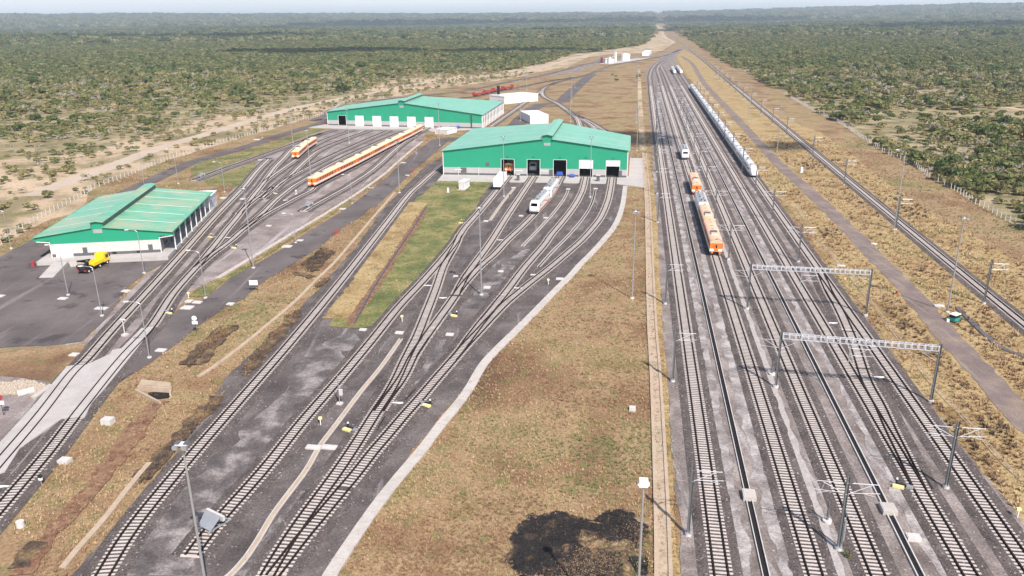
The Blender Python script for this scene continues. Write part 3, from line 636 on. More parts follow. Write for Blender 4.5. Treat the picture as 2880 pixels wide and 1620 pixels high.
# main workshop
A=G('Z2',190,365,.2); B=G('Z2',2270,400,.2); fr=Frame(A,B)
ds=[]
for a,b,st in ((850,995,0),(1142,1284,0),(1437,1582,0),(1728,1877,.50),(2030,2180,.34)):
    yy=372+(a-850)*.018
    ds.append((fr.uw(G('Z2',a,yy,.2))[0],fr.uw(G('Z2',b,yy,.2))[0],st))
side=(math.sin(R(8.7)),math.cos(R(8.7)))
ur=fr.uw(G('F',960,1270,.2))[0]
t,fr,se,skyl,RB,LB,MK=shed('workshop_shed','large green locomotive workshop with five tall doors and white gable trim in the middle',A,B,9.2,10.2,14.3,ur,1.9,1.5,(63,46.5,37.5),ds,6.3,side,'greenroof')
for f in (.16,.42,.68): skyl(-1,f,.28); 
for f in (.2,.5): skyl(1,f,.32)
for u in (6,14,22): MB().tube((u,-.3,0),(u,-.3,3),.08).build('white_pipe',M['white'],t)
for uu,w_,h_,z_ in ((7,2.2,1.9,.9),(41.3,1.4,2.6,0),(67.6,1.2,2.6,0),(16.8,1.3,1.4,3.6)):
    MB().box(uu,-.1,z_,uu+w_,0,z_+h_).build('side_door',M['plinth'],t)
for uu in (4.5,28,38): MB().box(uu,-.12,1.9,uu+3,-.01,2.1).build('wall_pipe',M['white'],t)
# depot shed far left
A2=G('Z4',330,450,.16); B2=G('Z4',2080,490,.16); fr2=Frame(A2,B2); ds=[]
for a,b,st in ((455,547,0),(648,745,1),(845,942,1),(1040,1137,1),(1237,1332,1),(1435,1532,1)):
    yy=453+(a-455)*.022; ds.append((fr2.uw(G('Z4',a,yy,.16))[0],fr2.uw(G('Z4',b,yy,.16))[0],st))
ur2=fr2.uw(G('Z4',1175,470,.16))[0]
t2,fr2,se2,sk2,RB2,LB2,MK2=shed('depot_shed','wide green carriage depot with one open black door and five white shutters',A2,B2,7.6,7.5,13.2,ur2,1.9,1.4,(34,39,70),ds,5.6,side,'greenroof',oz=.16)
# right-hand long aisle: white columned side
for i in range(15):
    f=i/14; x=fr2.L+se2.x*70*f; y=.3+se2.y*70*f
    MB().box(x+.15,y-.25,0,x+.55,y+.25,7.4).build('side_column',M['white'],t2)
for i in range(14):
    f=(i+.5)/14; x=fr2.L+se2.x*70*f; y=se2.y*70*f
    MB().box(x+.13,y-1.3,3.0,x+.2,y+1.3,5.4).build('side_window',M['glass'],t2)
MB().box(fr2.L-6.5,-.3,0,fr2.L-5.9,-.02,7.2).build('cat_ladder',M['dark'],t2)
# warehouse
z_=1.1; A3=G('Z1',592,497,z_); B3=G('Z1',1835,438,z_); fr3=Frame(A3,B3)
t3=thing('warehouse','low green-roofed warehouse on a raised concrete platform at the left','warehouse',(A3[0],A3[1],z_),fr3.rot)
bk=G('01',1540,55,z_); sd3=Vector((-7.6,52.)).normalized(); D3=48.6
se3=Vector((V2((sd3.x,sd3.y)).dot(fr3.e),V2((sd3.x,sd3.y)).dot(fr3.n)))
ovL,ovR=3.5,3.5; hE=5.3; hR_=7.4; ur3=fr3.uw(G('Z1',1180,450,z_))[0]; L3=fr3.L
lo=MB();pl=MB();up=MB()
top3=lambda u,_c=(ur3-1.5,ur3,ur3+1.5):(hE+(hR_-hE)*(u+ovL)/(ur3+ovL) if u<ur3 else hR_+(hE-hR_)*(u-ur3)/(L3+ovR-ur3))+(1.4 if abs(u-ur3)<1.5 else 0)
gd=(fr3.uw(G('Z1',645,490,z_))[0],fr3.uw(G('Z1',838,482,z_))[0])
gable_wall(fr3,top3,[(gd[0],gd[1],3.3)],[(.75,3.4,lo,None),(3.4,None,up,None)],0,.25)
for a_,b_ in ((0,gd[0]),(gd[1],L3)): MB().box(a_,-.03,0,b_,.25,.75).build('plinth',M['plinth'],t3)
# the gable board reaches out over the side aisles
for u0,u1 in ((-ovL,0),(L3,L3+ovR)):
    up.add([(u0,0,hE-1.1 if u0<0 else hE-.9),(u1,0,hE-.9 if u0<0 else hE-1.1),(u1,0,top3(u1)),(u0,0,top3(u0)),(u0,.2,hE-1),(u1,.2,hE-1),(u1,.2,top3(u1)),(u0,.2,top3(u0))],[(0,1,2,3),(5,4,7,6),(0,4,5,1),(3,2,6,7),(4,0,3,7),(1,5,6,2)])
up.build('gable_cladding',M['greenwall'],t3); lo.build('lower_wall',M['whitedirty'],t3)
def back(p,f): return (p[0]+se3.x*f,p[1]+se3.y*f)
sw=MB()
for x in (.15,L3-.15):
    q=back((x,.2),D3); sw.add([(x,.2,0),(q[0],q[1],0),(q[0],q[1],hE),(x,.2,hE)],[(0,1,2,3),(3,2,1,0)],M['offwhite'])
sw.add([(*back((0,0),D3),0),(*back((L3,0),D3),0),(*back((L3,0),D3),hE),(*back((ur3,0),D3),hR_),(*back((0,0),D3),hE)],[(0,1,2,3,4),(4,3,2,1,0)],M['offwhite'])
sw.build('side_walls',None,t3)
MB().box(gd[0],.06,0,gd[1],.12,3.3).build('roller_shutter',M['shutter'],t3)
for u,w,h,z0 in ((7.6,1.1,2.2,0),(L3-3.2,1.1,2.2,0),(10.5,1.5,.0,0)):
    if h: MB().box(u,-.06,z0,u+w,-.01,z0+h).build('side_door',M['plinth'],t3)
for u in (14.6,20.6): MB().box(u,-.05,.1,u+1.,-.01,.75).build('air_grille',M['black'],t3)
kL=(hR_-hE)/(ur3+ovL); kR=(hR_-hE)/(L3+ovR-ur3)
for sgn in (-1,1):
    mb=MB(); e=-ovL if sgn<0 else L3+ovR; zi=hR_-(kL if sgn<0 else kR)*1.3
    p=[(e,-.5,hE),(ur3+sgn*1.3,-.5,zi)]; 
    a0,a1=p if sgn<0 else p[::-1]
    b0=back(a0,D3+1);b1=back(a1,D3+1)
    roof_quad(mb,[a0,a1,(b1[0],b1[1],a1[2]),(b0[0],b0[1],a0[2])],.12,None); mb.build('roof',M['greenroofw'],t3)
    for f in (.17,.36,.55,.74,.92):
        q0=back((e,0),D3*f);q1=back((ur3+sgn*1.6,0),D3*f); za,zb=hE+.17,hR_-(kL if sgn<0 else kR)*1.6+.17; wd=.42
        if sgn<0: f0,f1=.04,.96
        mb=MB().add([(q0[0]-sgn*1.2,q0[1],za+(kL if sgn<0 else kR)*1.2),(q1[0],q1[1],zb),(q1[0],q1[1]+wd,zb),(q0[0]-sgn*1.2,q0[1]+wd,za+(kL if sgn<0 else kR)*1.2)],[(0,1,2,3) if sgn<0 else (3,2,1,0)])
        mb.build('skylight_strip',M['skyl'],t3)
    b0=back((e,-.5),D3+1.2); MB().tube((e,-.5,hE+.05),(b0[0],b0[1],hE+.05),.14,None,5).build('gutter',M['greenwall'],t3)
mt=MB()
for sgn in (-1,1):
    a=(ur3,-.6,hR_+1.5);b=(ur3+sgn*1.75,-.6,hR_+1.2); q=back(a,D3+1.2);r_=back(b,D3+1.2)
    pts=[a,b,(r_[0],r_[1],b[2]),(q[0],q[1],a[2])]
    if sgn<0: pts=[pts[1],pts[0],pts[3],pts[2]]
    roof_quad(mt,pts,.1,None)
mt.build('monitor_roof',M['greenroofw'],t3)
lv=MB()
for sgn in (-1,1):
    a=back((ur3+sgn*1.35,-.3),0);b=back((ur3+sgn*1.35,-.3),D3+1)
    lv.add([(a[0],a[1],hR_-.5),(b[0],b[1],hR_-.5),(b[0],b[1],hR_+1.3),(a[0],a[1],hR_+1.3)],[(0,1,2,3),(3,2,1,0)])
lv.build('monitor_louvres',M['louvre'],t3)
MB().box(ur3-1.1,-.05,hR_-1.6,ur3+1.1,-.01,hR_-.6).build('gable_vent',M['louvre'],t3)
for i in range(8):
    q=back((L3+ovR-.5,0),D3*(i+.35)/8); MB().box(q[0]-.13,q[1]-.13,0,q[0]+.13,q[1]+.13,hE).build('veranda_post',M['white'],t3)
for i in range(7):
    q=back((L3-.1,0),D3*(i+.8)/8); w=1.0 if i in(1,4) else 1.5
    MB().box(q[0]-.02,q[1]-w,0 if w<1.2 else 1.1,q[0]+.06,q[1]+w,2.2).build('side_door' if w<1.2 else 'side_window',M['plinth'] if w<1.2 else M['glass'],t3)
MB().tube((.1,-.2,0),(.1,-.2,hE-1.4),.1).tube((.1,-.2,hE-1.4),(-ovL+.6,-.2,hE-1.1),.1).build('downpipe',M['white'],t3)
MB().tube((L3-.1,-.2,0),(L3-.1,-.2,hE-1.4),.1).tube((L3-.1,-.2,hE-1.4),(L3+ovR-.2,-.2,hE-1.0),.1).build('downpipe',M['white'],t3)
# annex behind
q0=back((L3-13.5,0),D3+1.5);q1=back((L3+2.2,0),D3+1.5)
an=MB().box(q0[0],q0[1],-1,q1[0],q1[1]+9,3.6).box(q0[0]-.3,q0[1]-.3,3.6,q1[0]+.3,q1[1]+9.3,3.9); o=an.build('annex',M['white'],t3)
for i in range(4): MB().box(q1[0]-.02,q1[1]+1+i*1.9,.9,q1[0]+.06,q1[1]+1.9+i*1.9,2.4).build('window',M['louvre'],o)
# loading ramp and steps
def slab_th(name,label,cat,pts,z0,z1,m,grp=None):
    cx=sum(p[0] for p in pts)/len(pts);cy=sum(p[1] for p in pts)/len(pts)
    o=MB().prism([(x-cx,y-cy) for x,y in pts],0,z1-z0).build(name,m); o.location=(cx,cy,z0); return props(o,label,cat,grp)
rp=PL('Z1 610,548 768,545',1.1)+PL('Z1 600,725 437,730',.12); c0=V2(rp[0])
mb=MB(); zt=[1.08,1.08,.12,.12]; v=[(p[0]-c0.x,p[1]-c0.y,.1) for p in rp]+[(p[0]-c0.x,p[1]-c0.y,z) for p,z in zip(rp,zt)]
mb.add(v,[(4,5,6,7)[::-1],(4,5,6,7),(0,1,5,4),(1,2,6,5),(2,3,7,6),(3,0,4,7)]); o=mb.build('loading_ramp',M['conc']); o.location=(c0.x,c0.y,0); props(o,'sloping concrete ramp from the warehouse shutter down to the asphalt','ramp')
sp=PL('Z1 775,545 835,535',1.1)+PL('Z1 820,592 765,592',.12); c0=V2(sp[0]); st=thing('concrete_steps','short concrete steps beside the loading ramp','steps',(c0.x,c0.y,0))
e=(V2(sp[1])-V2(sp[0])).normalized(); d=Vector((e.y,-e.x))
for i in range(6):
    p0=d*(.35*i); p1=d*(.35*(i+1)); w=e*1.6; z=1.08-i*.17
    MB().prism([(p0.x,p0.y),(p0.x+w.x,p0.y+w.y),(p1.x+w.x,p1.y+w.y),(p1.x,p1.y)],.1,z).build('step',M['conc'],st)
# small and far white buildings
def flatbox(name,label,p0,p1,p2,z,h,m,cat='building',par=.35):
    """p0,p1 front corners, p2 back right"""
    f=Frame(p0,p1); d=abs(f.uw(p2)[1]); t=thing(name,label,cat,(p0[0],p0[1],z),f.rot)
    MB().box(0,0,0,f.L,d,h).build('walls',m,t); MB().box(-.2,-.2,h,f.L+.2,d+.2,h+par,m).build('roof_slab',M['white'],t)
    return t,f.L,d
t,L,d=flatbox('plant_room','white flat-roofed plant room behind the right end of the far depot',G('F',310,435),G('F',480,455),G('F',640,395),0,5,M['white'])
for i in range(4): MB().box(L-7+i*1.6,-.06,1.2,L-6.2+i*1.6,0,2.2).build('window',M['glass'],t)
for i in range(2): MB().tube((L*.42+i*1.3,2,6),(L*.42+i*1.3,2,12),.65,None,10).build('black_chimney',M['black'],t)
t,L,d=flatbox('flat_roofed_store','white flat-roofed store just behind the workshop roof, beside the service road',(G('F',770,680)),(G('F',975,672)),(G('F',975,610)),0,4.5,M['white'])
t,L,d=flatbox('signal_building','small white building beside the far end of the line, right of the tanks',G('K',988,632),G('K',1065,632),G('K',1075,606),0,4.6,M['white'])
t,L,d=flatbox('transformer_kiosk','white transformer kiosk on the lawn in front of the workshop',G('Z2',365,535),G('Z2',430,538),G('Z2',480,500),0,2.6,M['white'],'kiosk',.12)
for i in range(2): MB().box(.2+i*L*.48,-.04,.2,.1+L*.45+i*L*.48,0,2.3).build('door',M['whitedirty'],t)
sheet('kiosk_pad',PL('Z2 340,545 430,552 500,492 470,488'),.16,M['conc'])
# fuel and water tank site
slabthing('tank_yard_slab',PL('K 505,722 640,722 870,700 1085,655 900,665 640,700'),-.5,.3,M['conc'])
def tank(name,label,p,r,h,m,dome=True):
    t=thing(name,label,'tank',(p[0],p[1],.3)); MB().tube((0,0,0),(0,0,h),r,None,20).build('shell',m,t)
    MB().tube((0,0,h),(0,0,h+r*.18),r*1.02,None,20,.1).build('tank_roof',m,t)
    mb=MB().box(-.25,-r-.25,0,.25,-r-.05,h+.8); mb.build('ladder',M['steel'],t); return t
tank('fuel_tank','maroon upright tank at the left end of the white tank yard',G('K',547,710),3.4,6.5,M['maroon'])
tank('storage_tank','large white upright tank at the right of the tank yard',G('K',800,688),6.2,8.5,M['white'])
tank('silo_tower','tall slender white silo rising from the tank yard',G('K',686,704),1.7,13,M['white'])
t,L,d=flatbox('pump_house','white pump house between the maroon tank and the silo',G('K',612,718),G('K',668,716),G('K',675,700),.3,5,M['white'])
MB().box(L*.2,1,5,L*.45,4,7.5).build('roof_housing',M['white'],t); MB().tube((L*.3,2,5),(L+2,2,9),.3).build('conveyor',M['steel'],t)
t,L,d=flatbox('pipe_gallery_house','low white house with dark doors left of the pump house',G('K',575,716),G('K',605,716),G('K',608,705),.3,4,M['white'])
# ------------------------------------------------------------------ rolling stock
def prof(w,h0,h1,r,n=4,crown=.25):
    """cross-section points (x,z): flat sides, rounded shoulders, crowned roof"""
    pts=[(-w,h0),(w,h0)]; 
    pts=[(w,h0),(w,h1-r)]+[(w-r+r*math.cos(a),h1-r+r*math.sin(a)) for a in [math.pi/2*i/n for i in range(1,n+1)]]+[(0,h1+crown)]
    return pts+[(-x,z) for x,z in pts[::-1][1:]]
def bogie(t,y,m=None,name='bogie'):
    mb=MB(); mb.box(-1.15,y-1.7,.45,1.15,y+1.7,.85,M['dark'])
    for yy in (-1.25,1.25):
        for sx in (-1,1): mb.tube((sx*.68,y+yy,.45),(sx*.82,y+yy,.45),.46,M['dark'],12)
        mb.tube((-.7,y+yy,.45),(.7,y+yy,.45),.1,M['dark'],5)
    return mb.build(name,None,t)
ZR=.40
def make_coach(roof,L=20.2):
    t=thing('passenger_coach','x','railway coach'); h=L/2
    P=prof(1.58,.95,3.55,.35,3,.32)
    body=[(x,z) for x,z in P]
    mb=MB(); mb.loft([[(x,-h,z) for x,z in [(1.55,.95),(1.58,3.2),(-1.58,3.2),(-1.55,.95)]],[(x,h,z) for x,z in [(1.55,.95),(1.58,3.2),(-1.58,3.2),(-1.55,.95)]]],M['orange'])
    mb.build('body',None,t)
    RP=[(1.6,3.2),(1.5,3.5),(1.15,3.72),(.6,3.86),(0,3.9),(-.6,3.86),(-1.15,3.72),(-1.5,3.5),(-1.6,3.2)]
    MB().loft([[(x,-h+.05,z) for x,z in RP],[(x,h-.05,z) for x,z in RP]],M[roof]).build('roof',None,t)
    st=MB()
    for sx in (-1,1): st.box(min(sx*1.555,sx*1.6),-h,1.12,max(sx*1.555,sx*1.6),h,1.75,M['trainwhite'])
    for sy in (-1,1):
        for a,b in ((-1.56,-.5),(.5,1.56)): st.box(a,min(sy*h,sy*(h+.03)),1.12,b,max(sy*h,sy*(h+.03)),1.75,M['trainwhite'])
    st.build('white_band',None,t)
    MB().box(-1.3,-h+2.4,.6,1.3,h-2.4,1.,M['dark']).box(-1.2,-3,.35,1.2,3,.7,M['dark']).build('underframe',None,t)
    for sx in (-1,1):
        for i in range(8):
            y=-h+3.9+i*1.72
            MB().box(min(sx*1.57,sx*1.60),y-.42,2.05,max(sx*1.57,sx*1.60),y+.42,2.95).build('window',M['glass'],t)
        for y in (-h+1.35,h-1.35):
            d=MB().box(min(sx*1.57,sx*1.595),y-.4,1.2,max(sx*1.57,sx*1.595),y+.4,3.05).build('side_door',M['orange'],t)
            MB().box(min(sx*1.595,sx*1.61),y-.2,2.1,max(sx*1.595,sx*1.61),y+.2,2.9).build('door_window',M['glass'],d)
    for sy in (-1,1):
        d=MB().box(-.5,min(sy*h,sy*(h+.16)),1.05,.5,max(sy*h,sy*(h+.16)),3.15).build('end_door',M['orange'],t)
        MB().box(-.19,min(sy*(h+.15),sy*(h+.19)),2.0,.19,max(sy*(h+.15),sy*(h+.19)),2.85).build('door_window',M['glass'],d)
        for x in (-.95,.95): MB().box(x-.25,min(sy*h,sy*(h+.25)),.62,x+.25,max(sy*h,sy*(h+.25)),1.0).build('buffer_box',M['orange'],t)
    ru=MB(); ru.box(-.95,-h+5.4,3.75,.95,-h+6.9,4.13,M[roof],.12); ru.box(-.95,-h+6.9,3.75,.95,-h+9.3,4.22,M['traingrey'],.14)
    for i in range(4): ru.box(-.8,-h+7.15+i*.52,4.2,.8,-h+7.4+i*.52,4.26,M['dark'])
    ru.build('roof_unit',None,t)
    rb=MB()
    for y in (-h+1.2,-h+12,-h+15,h-1.2): rb.box(-.3,y-.12,3.85,.3,y+.12,3.95,M['dark'])
    rb.build('roof_vents',None,t)
    bogie(t,-h+3); bogie(t,h-3); return t
def make_loco(sw,L=19.):
    t=thing('electric_locomotive','x','locomotive'); h=L/2
    def sec(y,w,z0,z1,sh): return [(w,y,z0),(w,y,z1-.45),(w-.28,y,z1-.08),(w*.55,y,z1),(-w*.55,y,z1),(-w+.28,y,z1-.08),(-w,y,z1-.45),(-w,y,z0)]
    ys=[(-h,1.30,.75,1.9),(-h+.05,1.42,.7,2.15),(-h+.75,1.48,.65,3.35),(-h+1.5,1.5,.65,3.85),(h-1.5,1.5,.65,3.85),(h-.75,1.48,.65,3.35),(h-.05,1.42,.7,2.15),(h,1.30,.75,1.9)]
    MB().loft([sec(y,w,a,b,0) for y,w,a,b in ys],M['trainwhite']).build('body',None,t)
    for s in (-1,1):
        # windscreen lies on the sloping nose
        ya,za,yb,zb=s*(h-.12),2.4,s*(h-.66),3.22; n=.04*s
        v=[(-1.05,ya+n,za),(1.05,ya+n,za),(.98,yb+n,zb),(-.98,yb+n,zb),(-1.05,ya-n,za),(1.05,ya-n,za),(.98,yb-n,zb),(-.98,yb-n,zb)]
        MB().add(v,[(0,1,2,3),(3,2,1,0),(0,4,5,1),(2,6,7,3)]).build('windscreen',M['glass'],t)
        MB().box(-1.3,min(s*(h-.1),s*(h+.12)),.35,1.3,max(s*(h-.1),s*(h+.12)),.85).build('coupler_skirt',M['dark'],t)
        for x in (-1.0,1.0): MB().tube((x,s*h,1.15),(x,s*(h+.05),1.15),.16,None,8).build('headlight',M['dark'],t)
        for sx in (-1,1): MB().box(min(sx*1.49,sx*1.52),s*(h-2.2)-.35,2.1,max(sx*1.49,sx*1.52),s*(h-2.2)+.35,2.9).build('cab_side_window',M['glass'],t)
    MB().box(-1.1,-h+2.3,3.8,1.1,h-2.3,3.93).build('roof_deck',M['traingrey'],t)
    mb=MB()
    for y in (-h+4.2,0,h-4.2): mb.box(-.6,y-.7,3.93,.6,y+.7,4.15,M['traingrey'],.06)
    for y in np.arange(-h+3,h-2.8,1.15): mb.tube((.35 if int(y*3)%2 else -.45,y,3.9),(.35 if int(y*3)%2 else -.45,y,4.3),.09,M['dark'],6)
    mb.tube((-.8,-h+3,4.2),(-.8,h-3,4.2),.04,M['dark'],4); mb.build('roof_equipment',None,t)
    for y in (-h+3,h-3):
        p=MB()
        for x in (-.5,.5): p.tube((x,y-.9,3.95),(x*1.2,y+.7,4.25),.04,M['dark'],4).tube((x*1.2,y+.7,4.25),(x*1.5,y-.6,4.4),.035,M['dark'],4)
        p.tube((-.9,y-.6,4.42),(.9,y-.6,4.42),.06,M['dark'],4).tube((-.6,y+.7,4.25),(.6,y+.7,4.25),.05,M['dark'],4); p.build('pantograph',None,t)
    if sw:
        for sx in (-1,1):
            mb=MB(); N_=24
            for i in range(N_):
                a=i/N_; b=(i+1)/N_
                def c(q): yy=-h+2+q*(L-4); z=1.25+1.5*math.sin(math.pi*min(1,q*1.25))**1.2*(1-.4*q); return yy,z
                y0,z0=c(a);y1,z1=c(b); X=sx*1.512
                v=[(X,y0,z0-.17),(X,y1,z1-.17),(X,y1,z1+.17),(X,y0,z0+.17)]
                mb.add(v,[(0,1,2,3),(3,2,1,0)])
            mb.build('swoosh_stripe',M['swoosh'],t); MB().box(min(sx*1.5,sx*1.525),-h+1.5,.66,max(sx*1.5,sx*1.525),h-1.5,1.05).build('sill_stripe',M['swoosh'],t)
    bogie(t,-h+4); bogie(t,h-4); MB().box(-1.2,-2.2,.4,1.2,2.2,.7).build('transformer_case',M['dark'],t); return t
def make_emu(nose,L=23.6):
    t=thing('train_car','x','train car'); h=L/2
    def S(y,k,dz=0,top=1.): 
        w=1.45*k; zt=.75+(3.75-.75)*top
        return [(w*.9,y,.55+dz),(w,y,1.1),(w,y,max(1.5,zt-1.1)),(w*.86,y,max(1.7,zt-.45)),(w*.5,y,max(1.8,zt-.06)),(0,y,max(1.82,zt)),(-w*.5,y,max(1.8,zt-.06)),(-w*.86,y,max(1.7,zt-.45)),(-w,y,max(1.5,zt-1.1)),(-w,y,1.1),(-w*.9,y,.55+dz)]
    if nose: secs=[S(-h,.55,.25,.32),S(-h+.35,.78,.1,.5),S(-h+1.1,.93,0,.78),S(-h+2.2,.99,0,.95),S(-h+3.4,1,0,1),S(h,1,0,1)]
    else: secs=[S(-h,1),S(h,1)]
    MB().loft(secs,M['trainwhite']).build('body',None,t,smooth=False)
    for sx in (-1,1):
        mb=MB(); mb.box(min(sx*1.44,sx*1.47),-h+(4.5 if nose else 1.5),1.9,max(sx*1.44,sx*1.47),h-1.5,2.55); mb.build('window_band',M['glass'],t)
        MB().box(min(sx*1.44,sx*1.465),-h+4,.7,max(sx*1.44,sx*1.465),h-1,1.1).build('grey_skirt',M['traingrey'],t)
    if nose:
        v=[(-.7,-h+.42,1.98),(.7,-h+.42,1.98),(.62,-h+1.2,2.95),(-.62,-h+1.2,2.95)]; v2=[(x,y-.08,z+.06) for x,y,z in v]
        MB().add(v2+v,[(0,1,2,3),(3,2,1,0),(0,4,5,1),(1,5,6,2),(2,6,7,3),(3,7,4,0)]).build('windscreen',M['glass'],t)
    for y in ((-h+6.5,h-6) if nose else (-h+4,h-8)):
        MB().box(-.85,y-1.1,3.65,.85,y+1.1,4.02,M['traingrey'],.1).build('roof_unit',None,t)
    MB().box(-.5,h-3.2,3.7,.5,h-2.4,4.,M['dark']).build('roof_vents',None,t)
    MB().box(-1.1,-h+5,.4,1.1,h-4,.62).build('underframe',M['dark'],t)
    bogie(t,-h+3.4); bogie(t,h-3.2); return t
def along(P,s):
    d=np.hypot(*np.diff(P,axis=0).T); c=np.concatenate([[0],np.cumsum(d)]); x=np.interp(s,c,P[:,0]); y=np.interp(s,c,P[:,1]); return x,y,c[-1]
def nearest_s(P,p):
    i=np.argmin(np.hypot(P[:,0]-p[0],P[:,1]-p[1])); d=np.hypot(*np.diff(P,axis=0).T); return np.concatenate([[0],np.cumsum(d)])[i]
def on_track(o,P,s,L,flip=False):
    """centre of a vehicle of length L whose near end is at distance s"""
    x0,y0,_=along(P,s+L*.15); x1,y1,_=along(P,s+L*.85)
    o.location=((x0+x1)/2,(y0+y1)/2,ZR); o.rotation_euler=(0,0,math.atan2(y1-y0,x1-x0)-math.pi/2+(math.pi if flip else 0)); return o
def up(P): return P if P[0][1]<P[-1][1] else P[::-1].copy()
Tt=[up(c) for c in CURV]
# near orange coaches and locomotives on track 2
proA=make_coach('salmon'); proC=make_coach('cream'); proL=make_loco(False); proS=make_loco(True)
P=Tt[1]; s0=nearest_s(P,G('Z3',482,1300,.4))
o=on_track(proA,P,s0,20.2); props(o,'orange coach nearest the camera, with a roof toned pale salmon by the sun and white band at its end','railway coach','orange coaches on the second yard track')
o=on_track(copy_tree(proA),P,s0+20.9,20.2); o['label']='orange coach coupled between the nearest orange coach and the grey-roofed locomotive'
o=on_track(proL,P,s0+41.9,19.); props(o,'white locomotive with grey roof gear, coupled between orange coaches','locomotive','white locomotives of the right-hand yard')
s1=nearest_s(P,G('Z3',290,680,.4)); s1=max(s1,s0+62)
o=on_track(copy_tree(proA),P,s1,20.2); o['label']='lone orange coach just beyond the locomotive with grey roof gear'
s2=nearest_s(P,G('Z3',170,320,.4))
o=on_track(copy_tree(proL),P,s2,19.); o['label']='small white locomotive standing alone, farthest up the orange coaches track'
# long train
P=Tt[20]; s0=nearest_s(P,G('Z4',180,1155,.4))
for i in range(7):
    o=proC if i==0 else copy_tree(proC); on_track(o,P,s0+i*20.9,20.2)
    props(o,'%s coach from the front of the long orange train with roofs toned cream by the sun'%ORD[i],'railway coach','coaches of the seven-coach orange train')
P=Tt[16]; s0=nearest_s(P,G('B',1090,515,.4))
for i in range(2):
    o=on_track(copy_tree(proC),P,s0+i*20.9,20.2); o['label']=('front','rear')[i]+' coach of the short orange pair on the left depot fan'; o['group']='coaches of the short orange pair'
# white locomotives at the workshop
P=Tt[11]; s0=nearest_s(P,G('Z2',1215,812,.4))
o=on_track(proS,P,s0,19.); props(o,'front white locomotive with an orange swoosh, outside the third workshop door','locomotive','white locomotives outside the workshop')
o=on_track(copy_tree(proS),P,s0+20.2,19.); o['label']='rear white locomotive with an orange swoosh, half on the workshop apron'
# vehicles in the doors
P=Tt[8]; o=copy_tree(proC); x,y,LL=along(P,1e9); o.location=(x+1.4,y+13,ZR+.2); o.rotation_euler=(0,0,-R(8)); o['label']='orange coach peeping out of the first workshop door'; o['group']='vehicles inside the workshop'
P=Tt[10]; o=copy_tree(proL); x,y,LL=along(P,1e9); o.location=(x+1.2,y+16,ZR+.2); o.rotation_euler=(0,0,-R(8)); o['label']='grey-white locomotive in the shade of the second workshop door'; o['group']='vehicles inside the workshop'
# covered wagon
def make_wagon(L,m):
    t=thing('covered_wagon','x','wagon'); h=L/2
    mb=MB().box(-1.35,-h,1.0,1.35,h,3.75,m).box(-1.38,-h-.03,3.75,1.38,h+.03,3.85,m); mb.build('body',None,t)
    for sx in (-1,1):
        for i in range(int(L/1.2)):
            y=-h+.6+i*1.2; MB().box(min(sx*1.35,sx*1.41),y-.06,1.0,max(sx*1.35,sx*1.41),y+.06,3.7).build('rib',m,t)
    for i in range(5): MB().box(-1.1+i*.53,-h-.06,1.05,-1.02+i*.53,-h,3.7).build('end_rib',m,t)
    MB().box(-1.2,-h+.3,.75,1.2,h-.3,1.0).build('underframe',M['dark'],t); bogie(t,-h+2.2); bogie(t,h-2.2); return t
wg=make_wagon(14.,M['white']); P=Tt[8]; s0=nearest_s(P,G('Z2',790,540,.4)); on_track(wg,P,s0,14.); props(wg,'white covered wagon standing on the track to the first workshop door','wagon')
# long white trains
nz=make_emu(True); md=make_emu(False)
P=Tt[4]; s0=nearest_s(P,G('Z3',868,505,.4)); first=True; k=0
for i in range(16):
    fl=i in(7,15); ns=i in (0,7,8,15)
    if ns: o=nz if first else copy_tree(nz); first=False
    else: o=md if k==0 else copy_tree(md); k+=1
    on_track(o,P,s0+i*24.,23.6,flip=fl)
    props(o,('%s car from the near nose of the long white train beside the grass verge'%ORD[i]),'train car','cars of the long white train')
for tr_,kx,nm in ((4,(1432,838),'right'),(3,(1345,838),'left')):
    P=Tt[tr_]; s0=nearest_s(P,G('K',kx[0],kx[1],.4))
    for i in range(8):
        x,y,LL=along(P,s0+i*24.)
        if s0+i*24+23>LL: break
        o=copy_tree(nz if i in (0,7) else md); on_track(o,P,s0+i*24.,23.6,flip=i==7)
        props(o,'%s car from the near end, %s one of two distant white trains'%(ORD[i],nm),'train car','cars of the %s distant white train'%nm)
# red flat wagons
P=CURV[-1]; P=P if P[0][0]<P[-1][0] else P[::-1]
fw=thing('flat_wagon','x','wagon')
MB().box(-1.4,-9,.9,1.4,9,1.3).build('deck',M['red'],fw)
for y in (-9,9): MB().box(-1.4,y-.15,1.3,1.4,y+.15,3.2).build('end_wall',M['red'],fw)
for sx in (-1,1): MB().box(sx*1.4-.04,-9,1.3,sx*1.4+.04,9,1.75).build('side_board',M['red'],fw)
bogie(fw,-6.5); bogie(fw,6.5)
sA=nearest_s(P,G('F',140,370,.4))
for i in range(4):
    o=fw if i==0 else copy_tree(fw); on_track(o,P,sA+i*19.3,18.6); props(o,'%s red flat wagon from the left, behind the far depot'%ORD[i],'wagon','red flat wagons behind the depot')
